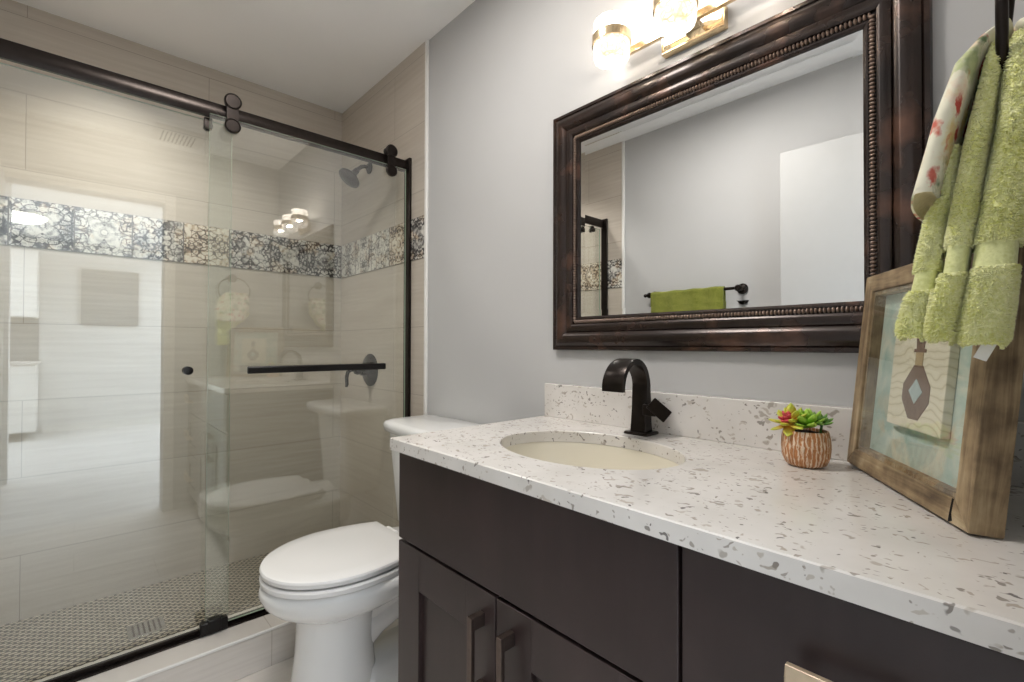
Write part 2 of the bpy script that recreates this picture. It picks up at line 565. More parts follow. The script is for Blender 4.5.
MAT['leaf_red'] = m_leaf('leaf_green_orange', srgb(214, 120, 52), srgb(210, 178, 70), srgb(186, 200, 72))
MAT['leaf_heart'] = m_leaf('leaf_crimson', srgb(140, 14, 40), srgb(172, 26, 56), srgb(206, 84, 84))
MAT['leaf_lime'] = m_leaf('leaf_lime', srgb(96, 150, 40), srgb(134, 188, 52), srgb(178, 214, 88))
MAT['leaf_dark'] = m_leaf('leaf_deep_green', srgb(52, 96, 34), srgb(78, 132, 48), srgb(128, 168, 84))


def m_shade():
    """cut-crystal lamp glass, lit from inside"""
    n = N('lit_cut_crystal')
    co = n.coord()
    v = n.voronoi(co, 75, 'DISTANCE_TO_EDGE')
    f = n.noise(co, 60, 3).outputs['Fac']
    k = n.math('ADD', n.math('MULTIPLY', v.outputs['Distance'], 2.4), n.math('MULTIPLY', n.math('SUBTRACT', f, 0.3), 0.9), clamp=True)
    c = n.ramp(k, [(0.2, (1.0, 0.90, 0.78)), (0.6, (1.0, 0.98, 0.95))])
    e = n.math('MULTIPLY_ADD', n.math('MULTIPLY', k, k), SHADE_HI - SHADE_LO, SHADE_LO)
    n.link(c, n.b.inputs['Emission Color'])
    n.link(e, n.b.inputs['Emission Strength'])
    n.base((0.9, 0.9, 0.9, 1), 0.1, 0, 0.5)
    tr = n.node('ShaderNodeBsdfTransparent')
    tr.inputs[0].default_value = (1, 0.98, 0.95, 1)
    mx = n.node('ShaderNodeMixShader')
    n.link(n.math('MULTIPLY_ADD', k, 0.45, 0.35), mx.inputs[0])
    n.link(tr.outputs[0], mx.inputs[1])
    n.link(n.b.outputs[0], mx.inputs[2])
    n.link(mx.outputs[0], n.out.inputs['Surface'])
    return n.m


SHADE_LO, SHADE_HI = 0.12, 1.5
MAT['shade'] = m_shade()


def m_emit(name, col, strength):
    n = N(name)
    f = n.noise(n.coord(), 3, 1).outputs['Fac']
    c = n.ramp(f, [(0, col), (1, col)])
    n.link(c, n.b.inputs['Emission Color'])
    n.b.inputs['Emission Strength'].default_value = strength
    return n.base((0.9, 0.9, 0.9, 1), 0.4)


MAT['hall_lamp'] = m_emit('lit_lamp_glass', (1.0, 0.97, 0.93), 6.0)
MAT['bath_fill_lamp'] = m_emit('bath_fill_diffuser', (1.0, 0.95, 0.88), 2.0)  # glow for the added bathroom ceiling lamp
MAT['cabinet_white'] = plain('white_cabinet_paint', (238, 237, 234), 0.4, 0, 0.4, 0.01)
MAT['hall_paint'] = plain('hall_wall_paint', (214, 214, 213), 0.8, 0, 0.3, 0.01, 4)
MAT['backsplash_grey'] = plain('grey_backsplash', (150, 150, 150), 0.5, 0, 0.4, 0.08, 30)
MAT['panel_grey'] = plain('grey_panel', (128, 130, 132), 0.5, 0, 0.4, 0.04)

# ------------------------------------------------------------------ object helpers
WM = {}


def _fin(o, parent):
    COL.objects.link(o)
    if parent is not None:
        o.parent = parent
        WM[o.name] = WM[parent.name]
    else:
        WM[o.name] = Matrix.Identity(4)


def thing(name, label, cat, loc=(0, 0, 0), rot=None, group=None):
    o = bpy.data.objects.new(name, None)
    o.empty_display_size = 0.05
    COL.objects.link(o)
    mw = Matrix.Translation(loc)
    if rot is not None:
        mw = mw @ rot.to_4x4()
    o.matrix_world = mw
    WM[o.name] = mw
    tag(o, label, cat, group)
    return o


def tag(o, label=None, cat=None, group=None, kind=None):
    if label:
        o['label'] = label
    if cat:
        o['category'] = cat
    if group:
        o['group'] = group
    if kind:
        o['kind'] = kind
    return o


def obj(name, bm, mats, parent=None, smooth=35, bevel=0, seg=2, local=False, label=None):
    """link a bmesh (world coordinates unless local) as ONE mesh object"""
    bmesh.ops.remove_doubles(bm, verts=bm.verts, dist=1e-6)
    bmesh.ops.recalc_face_normals(bm, faces=bm.faces)
    me = bpy.data.meshes.new(name)
    bm.to_mesh(me)
    bm.free()
    if parent is not None and not local:
        me.transform(WM[parent.name].inverted())
    for mt in (mats if isinstance(mats, (list, tuple)) else [mats]):
        me.materials.append(MAT[mt] if isinstance(mt, str) else mt)
    if smooth:
        me.shade_smooth()
        me.set_sharp_from_angle(angle=radians(smooth))
    o = bpy.data.objects.new(name, me)
    _fin(o, parent)
    if bevel:
        b = o.modifiers.new('bevel', 'BEVEL')
        b.width = bevel
        b.segments = seg
        b.limit_method = 'ANGLE'
        b.angle_limit = radians(40)
        b.harden_normals = False
    if label:
        o['label'] = label
    return o


def struct(name, bm, mats, smooth=35, bevel=0):
    o = obj(name, bm, mats, None, smooth, bevel)
    o['kind'] = 'structure'
    return o


def BM():
    return bmesh.new()


def box(bm, x0, x1, y0, y1, z0, z1, mi=0, M=None):
    vs = [bm.verts.new(v) for v in ((x0, y0, z0), (x1, y0, z0), (x1, y1, z0), (x0, y1, z0),
                                    (x0, y0, z1), (x1, y0, z1), (x1, y1, z1), (x0, y1, z1))]
    if M is not None:
        for v in vs:
            v.co = M @ v.co
    for f in ((0, 3, 2, 1), (4, 5, 6, 7), (0, 1, 5, 4), (1, 2, 6, 5), (2, 3, 7, 6), (3, 0, 4, 7)):
        fc = bm.faces.new([vs[i] for i in f])
        fc.material_index = mi
    return bm


def loft(bm, rings, cap0=True, cap1=True, closed=True, mi=0):
    vr = [[bm.verts.new(p) for p in r] for r in rings]
    n = len(vr[0])
    for a, b in zip(vr, vr[1:]):
        for i in range(n if closed else n - 1):
            j = (i + 1) % n
            f = bm.faces.new((a[i], a[j], b[j], b[i]))
            f.material_index = mi
    if cap0:
        bm.faces.new(list(reversed(vr[0]))).material_index = mi
    if cap1:
        bm.faces.new(vr[-1]).material_index = mi
    return vr


def basis(d):
    d = Vector(d).normalized()
    a = Vector((0, 0, 1)) if abs(d.z) < 0.9 else Vector((1, 0, 0))
    u = d.cross(a).normalized()
    return u, d.cross(u).normalized()


def cyl(bm, p0, p1, r0, r1=None, n=24, mi=0):
    r1 = r0 if r1 is None else r1
    p0, p1 = Vector(p0), Vector(p1)
    u, v = basis(p1 - p0)
    rings = [[p + (u * cos(2 * pi * i / n) + v * sin(2 * pi * i / n)) * r for i in range(n)] for p, r in ((p0, r0), (p1, r1))]
    loft(bm, rings, mi=mi)
    return bm


def lathe(bm, prof, center, axis=(0, 0, 1), n=32, mi=0):
    """prof: list of (radius, height along axis)"""
    c = Vector(center)
    d = Vector(axis).normalized()
    u, v = basis(d)
    rings = [[c + d * h + (u * cos(2 * pi * i / n) + v * sin(2 * pi * i / n)) * max(r, 1e-4) for i in range(n)] for r, h in prof]
    loft(bm, rings, mi=mi)
    return bm


def tube(bm, pts, r, n=14, closed=False, mi=0):
    pts = [Vector(p) for p in pts]
    k = len(pts)
    rings = []
    prev = None
    for i, p in enumerate(pts):
        if closed:
            t = pts[(i + 1) % k] - pts[(i - 1) % k]
        else:
            t = pts[min(i + 1, k - 1)] - pts[max(i - 1, 0)]
        t.normalize()
        if prev is None:
            u, _ = basis(t)
        else:
            u = (prev - t * prev.dot(t)).normalized()
        prev = u
        v = t.cross(u)
        rr = r[i] if isinstance(r, (list, tuple)) else r
        rings.append([p + (u * cos(2 * pi * j / n) + v * sin(2 * pi * j / n)) * rr for j in range(n)])
    if closed:
        rings.append(rings[0])
        loft(bm, rings, False, False, mi=mi)
    else:
        loft(bm, rings, mi=mi)
    return bm


def rrect(x0, x1, y0, y1, r, z, n=6):
    out = []
    for cx, cy, a0 in ((x1 - r, y1 - r, 0), (x0 + r, y1 - r, pi / 2), (x0 + r, y0 + r, pi), (x1 - r, y0 + r, 1.5 * pi)):
        for i in range(n + 1):
            a = a0 + pi / 2 * i / n
            out.append(Vector((cx + r * cos(a), cy + r * sin(a), z)))
    return out


def sphere(bm, c, rx, ry, rz, nu=12, nv=8, mi=0):
    c = Vector(c)
    rings = []
    for j in range(nv + 1):
        a = -pi / 2 + pi * j / nv
        rings.append([c + Vector((max(cos(a), 1e-3) * cos(2 * pi * i / nu) * rx, max(cos(a), 1e-3) * sin(2 * pi * i / nu) * ry, sin(a) * rz)) for i in range(nu)])
    loft(bm, rings, mi=mi)
    return bm


# ------------------------------------------------------------------ room shell
H = 2.405
XL, XR, YB, YF = -2.60, 0.05, 0.0, -1.47
XE = -1.735      # outer edge of the wall tiling
struct('floor', box(BM(), XE - 0.02, 0.17, YF - 0.1, 0.1, -0.1, 0.0), 'floor_tile')
struct('floor_shower', box(BM(), XL - 0.1, XE - 0.15, YF - 0.1, 0.1, -0.1, 0.045), 'mosaic')
struct('ceiling', box(BM(), XL - 0.1, XR + 0.12, YF - 0.1, 0.1, H, H + 0.1), 'ceiling')
struct('wall_back', box(BM(), XL - 0.1, XR + 0.12, 0.0, 0.1, -0.1, H), 'paint')
struct('wall_front', box(BM(), XL - 0.1, XR + 0.12, YF - 0.1, YF, -0.1, H), 'paint')
struct('wall_left', box(BM(), XL - 0.1, XL, YF, 0.0, -0.1, H), 'tile_y')
struct('wall_shower_back', box(BM(), XL, XE, -0.008, 0.0, 0.0, H), 'tile_x')
struct('wall_shower_front', box(BM(), XL, XE, YF, YF + 0.008, 0.0, H), 'tile_x')
bm = BM()
DY0, DY1, DH = -1.428, -0.678, 2.03
box(bm, XR, XR + 0.12, DY1, 0.0, 0.0, H)
box(bm, XR, XR + 0.12, YF, DY0, 0.0, H)
box(bm, XR, XR + 0.12, DY0, DY1, DH, H)
struct('wall_right', bm, 'paint')

# decorative tile courses
struct('trim_1', box(BM(), XL, XL + 0.003, YF + 0.008, -0.008, 1.472, 1.655), 'band_y')
struct('trim_2', box(BM(), XL + 0.003, XE, -0.011, -0.008, 1.472, 1.655), 'band_x')
struct('trim_3', box(BM(), XL + 0.003, XE, YF + 0.008, YF + 0.011, 1.472, 1.655), 'band_x')
# white edge strips where tile meets paint
struct('trim_4', box(BM(), XE, XE + 0.018, -0.012, 0.0, 0.0, H), 'white_trim', bevel=0.003)
struct('trim_5', box(BM(), XE, XE + 0.018, YF, YF + 0.012, 0.0, H), 'white_trim', bevel=0.003)
# door casing round the opening
bm = BM()
for xa, xb in ((XR - 0.016, XR), (XR + 0.12, XR + 0.136)):
    box(bm, xa, xb, DY1, DY1 + 0.058, 0.0, DH + 0.062)
    box(bm, xa, xb, DY0 - 0.02 if xa < XR else DY0 - 0.062, DY0, 0.0, DH + 0.062)
    box(bm, xa, xb, DY0, DY1, DH, DH + 0.062)
struct('trim_6', bm, 'white_trim', bevel=0.004)
struct('baseboard_front', box(BM(), XE + 0.02, XR - 0.1, YF, YF + 0.012, 0.0, 0.09), 'white_trim', bevel=0.003)

# shower curb
bm = BM()
box(bm, -1.935, -1.748, YF, -0.0085, 0.0, 0.128)
curb = struct('trim_curb', bm, 'tile_curb', bevel=0.003)
struct('trim_7', box(BM(), -1.752, -1.745, YF + 0.01, -0.013, 0.1215, 0.1305), 'white_trim', bevel=0.002)

# open door leaf against the front wall
hx, hy = 0.022, -1.428
ang = math.atan2(-1.405 - hy, -0.785 - hx)
Md = Matrix.Translation((hx, hy, 0)) @ Matrix.Rotation(ang, 4, 'Z')
bm = BM()
box(bm, 0, 0.808, 0.0, -0.032, 0.012, 2.02, M=Md)
door = struct('door_1', bm, 'door_paint', bevel=0.002)
bm = BM()
for s_ in (0.012, -0.040):
    q = Md @ Vector((0.745, s_, 0.96))
    sphere(bm, q, 0.024, 0.014, 0.024)
cyl(bm, Md @ Vector((0.745, 0.0, 0.96)), Md @ Vector((0.745, -0.032, 0.96)), 0.012)
obj('door_handle', bm, 'bronze', door)

# ------------------------------------------------------------------ hall beyond the doorway
HX0, HX1, HY0, HY1 = XR + 0.12, 4.45, -3.3, 1.6
struct('floor_hall', box(BM(), HX0, HX1 + 0.1, HY0 - 0.1, HY1 + 0.1, -0.1, 0.0), 'hall_floor')
struct('ceiling_hall', box(BM(), HX0, HX1 + 0.1, HY0 - 0.1, HY1 + 0.1, H, H + 0.1), 'ceiling')
struct('wall_hall_far', box(BM(), HX1, HX1 + 0.1, HY0, HY1, 0.0, H), 'hall_paint')
struct('wall_hall_back', box(BM(), HX0, HX1, HY1, HY1 + 0.1, 0.0, H), 'hall_paint')
struct('wall_hall_front', box(BM(), HX0, HX1, HY0 - 0.1, HY0, 0.0, H), 'hall_paint')
bm = BM()
box(bm, XR, XR + 0.12, 0.1, HY1, 0.0, H)
box(bm, XR, XR + 0.12, HY0, YF - 0.1, 0.0, H)
struct('wall_hall_near', bm, 'hall_paint')
struct('wall_hall_nib', box(BM(), 1.6, 1.72, HY0, -1.49, 0.0, H), 'hall_paint')
struct('baseboard_hall', box(BM(), HX1 - 0.014, HX1, -1.40, HY1, 0.0, 0.1), 'white_trim')


def cabinet(name, label, x0, x1, y0, y1, z0, z1, ndoor, handle_z):
    t = thing(name, label, 'cabinet', ((x0 + x1) / 2, (y0 + y1) / 2, z0))
    obj('body', box(BM(), x0, x1, y0, y1, z0, z1), 'cabinet_white', t, bevel=0.003)
    w = (y1 - y0) / ndoor
    for i in range(ndoor):
        a, b = y0 + i * w + 0.004, y0 + (i + 1) * w - 0.004
        bm = BM()
        box(bm, x0 - 0.02, x0, a, b, z0 + 0.004, z1 - 0.004)
        fr = 0.06
        box(bm, x0 - 0.028, x0 - 0.02, a, a + fr, z0 + 0.004, z1 - 0.004)
        box(bm, x0 - 0.028, x0 - 0.02, b - fr, b, z0 + 0.004, z1 - 0.004)
        box(bm, x0 - 0.028, x0 - 0.02, a + fr, b - fr, z0 + 0.004, z0 + fr)
        box(bm, x0 - 0.028, x0 - 0.02, a + fr, b - fr, z1 - fr, z1 - 0.004)
        d = obj('door', bm, 'cabinet_white', t)
        bm = BM()
        hy_ = b - 0.04 if i % 2 == 0 else a + 0.04
        cyl(bm, (x0 - 0.055, hy_, handle_z - 0.08), (x0 - 0.055, hy_, handle_z + 0.08), 0.006, n=10)
        for dz in (-0.06, 0.06):
            cyl(bm, (x0 - 0.055, hy_, handle_z + dz), (x0 - 0.028, hy_, handle_z + dz), 0.005, n=8)
        obj('handle', bm, 'chrome', d)
    return t


cabinet('kitchen_wall_cabinet', 'white upper kitchen cabinet with bar handles across the hall', 4.1, HX1 - 0.014, -2.14, -1.44, 1.42, 2.2, 2, 1.56)
cabinet('kitchen_base_cabinet', 'white lower kitchen cabinet under the hall worktop', 3.9, HX1 - 0.014, -2.14, -1.44, 0.1, 0.86, 2, 0.68)
tag(obj('kitchen_worktop', box(BM(), 3.86, HX1, -2.16, -1.42, 0.862, 0.9), 'quartz', bevel=0.003), 'pale worktop over the white lower kitchen cabinet in the hall', 'worktop')
tag(obj('kitchen_backsplash', box(BM(), HX1 - 0.01, HX1, -2.14, -1.44, 0.9, 1.418), 'backsplash_grey'), 'grey backsplash between the white hall kitchen cabinets', 'backsplash')
t = thing('wall_panel', 'plain grey picture panel hung on the white hall wall', 'picture', (HX1 - 0.03, -0.78, 1.36))
obj('panel', box(BM(), HX1 - 0.03, HX1 - 0.004, -1.04, -0.50, 1.38, 2.06), 'panel_grey', t)
bm = BM()
for a in ((-1.06, -1.04, 1.36, 2.08), (-0.50, -0.48, 1.36, 2.08)):
    box(bm, HX1 - 0.036, HX1 - 0.001, a[0], a[1], a[2], a[3])
box(bm, HX1 - 0.036, HX1 - 0.001, -1.04, -0.50, 1.36, 1.38)
box(bm, HX1 - 0.036, HX1 - 0.001, -1.04, -0.50, 2.06, 2.08)
obj('panel_frame', bm, 'panel_grey', t)
t = thing('hall_ceiling_light', 'round white flush ceiling light lit in the hall', 'ceiling light', (2.95, -1.50, H))
obj('lamp_base', lathe(BM(), [(0.0, 0), (0.185, 0), (0.185, -0.025), (0.0, -0.025)], (2.95, -1.50, H)), 'white_trim', t)
obj('lamp_shade', lathe(BM(), [(0.178, -0.025), (0.172, -0.05), (0.13, -0.085), (0.06, -0.10), (0.0, -0.103)], (2.95, -1.50, H)), 'hall_lamp', t)

# ------------------------------------------------------------------ vent and added lamps on the bathroom ceiling
t = thing('added_ceiling_light', 'added, unseen round flush ceiling light over the middle of the bathroom', 'ceiling light', (-0.95, -0.78, H))  # made-up fixture housing the added bathroom fill
obj('trim_ring', lathe(BM(), [(0.10, 0), (0.20, 0), (0.20, -0.02), (0.185, -0.028), (0.17, -0.02), (0.10, -0.02)], (-0.95, -0.78, H), n=40), 'white_trim', t)
obj('diffuser', lathe(BM(), [(0.168, -0.018), (0.15, -0.026), (0.08, -0.031), (0.0, -0.032)], (-0.95, -0.78, H), n=40), 'bath_fill_lamp', t)
t = thing('exhaust_vent', 'square white exhaust vent grille set in the bathroom ceiling', 'vent', (-0.21, -0.64, H))
bm = BM()
box(bm, -0.34, -0.08, -0.77, -0.51, H - 0.014, H)
box(bm, -0.32, -0.10, -0.75, -0.53, H - 0.022, H - 0.014)
obj('grille', bm, 'vent', t, bevel=0.004)
bm = BM()
for i in range(9):
    box(bm, -0.30, -0.12, -0.73 + i * 0.02, -0.722 + i * 0.02, H - 0.0232, H - 0.0218)
obj('slot', bm, 'dark', t)
bm = BM()
lathe(bm, [(0.0, 0), (0.075, 0), (0.075, -0.008), (0.06, -0.009), (0.0, -0.006)], (-2.18, -1.0, H))
tag(obj('added_recessed_light', bm, 'white_trim'), 'added, unseen recessed ceiling light above the shower', 'ceiling light')  # made-up fitting for the added shower fill

# ------------------------------------------------------------------ vanity
VX0, VX1 = -0.995, XR - 0.004
YFACE = -0.541
van = thing('vanity_cabinet', 'dark espresso vanity cabinet with shaker doors under the white quartz top', 'vanity cabinet', (-0.47, -0.28, 0))
bm = BM()
box(bm, VX0 + 0.004, VX0 + 0.022, -0.520, -0.004, 0.10, 0.851)
box(bm, VX1 - 0.018, VX1, -0.520, -0.004, 0.10, 0.851)
box(bm, -0.303, -0.285, -0.520, -0.004, 0.10, 0.851)
box(bm, VX0 + 0.022, VX1 - 0.018, -0.520, -0.004, 0.10, 0.118)
box(bm, VX0 + 0.022, VX1 - 0.018, -0.016, -0.004, 0.118, 0.851)
box(bm, VX0 + 0.022, VX1 - 0.018, -0.520, -0.502, 0.80, 0.851)
box(bm, VX0 + 0.022, VX1 - 0.018, -0.520, -0.502, 0.63, 0.66)
box(bm, VX0 + 0.01, VX1, -0.46, -0.445, 0.0, 0.10)
box(bm, VX0 + 0.004, VX0 + 0.022, -0.46, -0.004, 0.0, 0.10)
obj('body', bm, 'espresso', van)
obj('false_front', box(BM(), VX0, -0.2965, YFACE, -0.5205, 0.648, 0.845), 'espresso', van, bevel=0.0015)


def shaker(name, x0, x1, z0, z1, fr, parent):
    bm = BM()
    yb = -0.5205
    box(bm, x0, x0 + fr, YFACE, yb, z0, z1)
    box(bm, x1 - fr, x1, YFACE, yb, z0, z1)
    box(bm, x0 + fr, x1 - fr, YFACE, yb, z1 - fr, z1)
    box(bm, x0 + fr, x1 - fr, YFACE, yb, z0, z0 + fr)
    box(bm, x0 + fr - 0.002, x1 - fr + 0.002, YFACE + 0.010, yb - 0.002, z0 + fr - 0.002, z1 - fr + 0.002)
    return obj(name, bm, 'espresso', parent, bevel=0.001)


def pull(parent, x, z, vertical=True, L=0.15, mat='pull'):
    bm = BM()
    w, pr = 0.0065, 0.032
    y0, y1 = YFACE - pr, YFACE
    if vertical:
        box(bm, x - w, x + w, y0, y0 + 0.008, z - L, z)
        for za in (z - 0.024, z - L):
            box(bm, x - w, x + w, y0 + 0.008, y1, za, za + 0.024)
    else:
        box(bm, x - L / 2, x + L / 2, y0, y0 + 0.007, z - 0.013, z)
        box(bm, x - L / 2, x + L / 2, y0, y0 + 0.007, z - 0.055, z - 0.042)
        box(bm, x - L / 2, x - L / 2 + 0.013, y0, y0 + 0.007, z - 0.042, z - 0.013)
        box(bm, x + L / 2 - 0.013, x + L / 2, y0, y0 + 0.007, z - 0.042, z - 0.013)
        for xa in (x - L / 2 + 0.014, x + L / 2 - 0.028):
            box(bm, xa, xa + 0.014, y0 + 0.007, y1, z - 0.055, z - 0.042)
    return obj('handle', bm, mat, parent, bevel=0.0008)


d1 = shaker('door', VX0, -0.649, 0.112, 0.641, 0.088, van)
pull(d1, -0.684, 0.602)
d2 = shaker('door', -0.645, -0.2965, 0.112, 0.641, 0.088, van)
pull(d2, -0.603, 0.602)
for z0, z1 in ((0.648, 0.845), (0.384, 0.641), (0.112, 0.377)):
    if z1 - z0 > 0.2:
        dr = shaker('drawer', -0.2915, VX1 - 0.002, z0, z1, 0.06, van)
    else:
        dr = obj('drawer', box(BM(), -0.2915, VX1 - 0.002, YFACE, -0.5205, z0, z1), 'espresso', van, bevel=0.0015)
    pull(dr, -0.105, (z0 + z1) / 2 + 0.029, False, 0.12, 'pull_gold')

# quartz top with an oval cut-out
ZT, ZB = 0.879, 0.8515
CX0, CX1, CY0, CY1 = -1.0115, XR - 0.001, -0.556, -0.001
SX, SY, SA, SB = -0.640, -0.293, 0.212, 0.158
top = thing('countertop', 'white speckled quartz counter with backsplash on the dark vanity', 'countertop', (-0.47, -0.28, ZB))
angs = [2 * pi * i / 72 for i in range(72)]
for cx, cy in ((CX0, CY0), (CX1, CY0), (CX1, CY1), (CX0, CY1)):
    angs.append(math.atan2(cy - SY, cx - SX) % (2 * pi))
angs = sorted(set(round(a, 6) for a in angs))


def edge_pt(a):
    dx, dy = cos(a), sin(a)
    t_ = min([((CX1 if dx > 0 else CX0) - SX) / dx if abs(dx) > 1e-9 else 9e9, ((CY1 if dy > 0 else CY0) - SY) / dy if abs(dy) > 1e-9 else 9e9])
    return SX + dx * t_, SY + dy * t_


bm = BM()
seq = []
for z, kind, k in ((ZB, 'o', 0), (ZT - 0.002, 'o', 0), (ZT, 'o', 0.002), (ZT, 'i', 0.002), (ZT - 0.002, 'i', 0), (ZB, 'i', 0), (ZB, 'o', 0)):
    ring = []
    for a in angs:
        if kind == 'o':
            x, y = edge_pt(a)
            x = min(max(x, CX0 + k), CX1 - k)
            y = min(max(y, CY0 + k), CY1 - k)
        else:
            t_ = 1 / math.sqrt((cos(a) / (SA + k)) ** 2 + (sin(a) / (SB + k)) ** 2)
            x, y = SX + cos(a) * t_, SY + sin(a) * t_
        ring.append((x, y, z))
    seq.append(ring)
loft(bm, seq, False, False)
obj('slab', bm, 'quartz', top, smooth=30)
obj('backsplash', box(BM(), CX0 + 0.001, CX1, -0.030, -0.001, ZT, 0.979), 'quartz', top, bevel=0.0015)

sink = thing('sink_basin', 'oval cream undermount sink basin set in the speckled quartz counter', 'sink', (SX, SY, ZB - 0.15))
bm = BM()
rings = []
for k, z in ((1.10, ZB - 0.012), (1.10, ZB - 0.0005), (1.005, ZB - 0.0005), (0.985, ZB - 0.02), (0.95, ZB - 0.06), (0.86, ZB - 0.10), (0.66, ZB - 0.132), (0.36, ZB - 0.145), (0.10, ZB - 0.149),
             (0.10, ZB - 0.157), (0.40, ZB - 0.155), (0.72, ZB - 0.142), (0.93, ZB - 0.108), (1.02, ZB - 0.06), (1.04, ZB - 0.012)):
    rings.append([(SX + cos(2 * pi * i / 64) * SA * k, SY + sin(2 * pi * i / 64) * SB * k, z) for i in range(64)])
loft(bm, rings + [rings[0]], False, False)
obj('bowl', bm, 'basin', sink, smooth=50)
obj('drain', lathe(BM(), [(0.0, 0), (0.024, 0), (0.024, 0.004), (0.014, 0.006), (0.013, 0.012), (0.0, 0.012)], (SX, SY, ZB - 0.1565)), 'bronze', sink)

# ------------------------------------------------------------------ faucet
FX, FY = -0.642, -0.072
fa = thing('faucet', 'black bronze arched ribbon-spout faucet behind the oval sink', 'faucet', (FX, FY, ZT))
bm = BM()
loft(bm, [rrect(FX - 0.032, FX + 0.032, FY - 0.030, FY + 0.030, 0.004, ZT + 0.0003, 3), rrect(FX - 0.032, FX + 0.032, FY - 0.030, FY + 0.030, 0.004, ZT + 0.005, 3),
          rrect(FX - 0.030, FX + 0.030, FY - 0.028, FY + 0.028, 0.004, ZT + 0.007, 3)])
obj('base_plate', bm, 'bronze', fa)
bm = BM()
path = [(FY, ZT + 0.006, 0.021, 0.020), (FY, ZT + 0.03, 0.0205, 0.0165), (FY + 0.001, ZT + 0.06, 0.0205, 0.014), (FY + 0.001, ZT + 0.09, 0.021, 0.011)]
CYA, CZA, RA = FY - 0.058, ZT + 0.116, 0.059
for i in range(0, 19):
    a = radians(-8 + i * 10.7)
    w = 0.021 + 0.0075 * min(1, max(0, (i - 3) / 13))
    path.append((CYA + RA * cos(a) * 1.0, CZA + RA * sin(a) * 1.08, w, 0.0095 - 0.003 * i / 18))
rings = []
for i, (y, z, w, th) in enumerate(path):
    p0 = path[max(0, i - 1)]
    p1 = path[min(len(path) - 1, i + 1)]
    ty, tz = p1[0] - p0[0], p1[1] - p0[1]
    L = math.hypot(ty, tz)
    ny, nz = -tz / L, ty / L
    cs = []
    for sx, sn in ((-1, -1), (-0.92, -1.12), (0.92, -1.12), (1, -1), (1, 1), (0.92, 1.12), (-0.92, 1.12), (-1, 1)):
        cs.append((FX + sx * w, y + ny * th * sn * 0.8, z + nz * th * sn * 0.8))
    rings.append(cs)
loft(bm, rings)
obj('spout', bm, 'bronze', fa, smooth=40)
bm = BM()
hz = ZT + 0.062
box(bm, FX + 0.012, FX + 0.046, FY - 0.014, FY + 0.014, hz - 0.014, hz + 0.013)
hd = obj('handle', bm, 'bronze', fa, bevel=0.002)
nv = Vector((0.72, -0.58, 0.38)).normalized()
tv = Vector((0.30, 0.46, -0.62))
tv = (tv - nv * tv.dot(nv)).normalized()
bv = nv.cross(tv)
Ml = Matrix.Translation((FX + 0.052, FY - 0.006, hz + 0.002)) @ Matrix((tv, bv, nv)).transposed().to_4x4()
bm = BM()
box(bm, -0.026, 0.026, -0.017, 0.017, -0.003, 0.004, M=Ml)
obj('lever_plate', bm, 'bronze', hd, bevel=0.002)

# ------------------------------------------------------------------ wall mirror
MX0, MX1, MZ0, MZ1 = -0.988, -0.1045, 1.083, 1.800


def sweep_frame(bm, prof, x0=MX0, x1=MX1, z0=MZ0, z1=MZ1, y0=-0.001):
    rings = []
    for o, h in prof:
        rings.append([(x0 + o, y0 - h, z0 + o), (x1 - o, y0 - h, z0 + o), (x1 - o, y0 - h, z1 - o), (x0 + o, y0 - h, z1 - o)])
    loft(bm, rings + [rings[0]], False, False)


prof = [(0, 0), (0, 0.012), (0.002, 0.0165), (0.0095, 0.0165), (0.0125, 0.0130)]
for i in range(0, 11):
    t_ = i / 10
    prof.append((0.0135 + 0.039 * t_, 0.0135 + 0.0105 * sin(pi * (0.08 + 0.86 * t_))))
prof += [(0.0545, 0.0125)]
for i in range(0, 8):
    t_ = i / 7
    prof.append((0.0555 + 0.0215 * t_, 0.0145 + 0.0062 * sin(pi * (0.1 + 0.7 * t_)) - 0.004 * t_))
prof += [(0.0785, 0.0085), (0.0895, 0.0085), (0.0905, 0.0098), (0.094, 0.0092), (0.099, 0.0052), (0.099, 0.001)]
mir = thing('wall_mirror', 'large wall mirror in a dark bronze beaded frame above the sink', 'mirror', ((MX0 + MX1) / 2, 0, MZ0))
bm = BM()
sweep_frame(bm, prof)
obj('frame', bm, 'mirror_frame', mir, smooth=28)
bm = BM()
ins = 0.084
cx0, cx1, cz0, cz1 = MX0 + ins, MX1 - ins, MZ0 + ins, MZ1 - ins
step = 0.0074
for (ax, az), (bx_, bz) in (((cx0, cz0), (cx1, cz0)), ((cx1, cz0), (cx1, cz1)), ((cx1, cz1), (cx0, cz1)), ((cx0, cz1), (cx0, cz0))):
    L = math.hypot(bx_ - ax, bz - az)
    k = int(L / step)
    for i in range(k):
        f_ = (i + 0.5) / k
        hor = abs(bx_ - ax) > abs(bz - az)
        sphere(bm, (ax + (bx_ - ax) * f_, -0.0122, az + (bz - az) * f_), 0.0031 if hor else 0.0054, 0.0056, 0.0054 if hor else 0.0031, 8, 6)
obj('beading', bm, 'bead', mir, smooth=60)
bm = BM()
gi, gb = 0.0985, 0.0985 + 0.017
yb = -0.0035
dz_ = 0.019 * math.tan(radians(0.95))
rings = [[(MX0 + o, y, MZ0 + o), (MX1 - o, y, MZ0 + o), (MX1 - o, y, MZ1 - o), (MX0 + o, y, MZ1 - o)] for o, y in ((gi, -0.001), (gi, yb - dz_), (gb, yb))]
loft(bm, rings, True, True)
obj('mirror_glass', bm, 'mirror', mir, smooth=0)

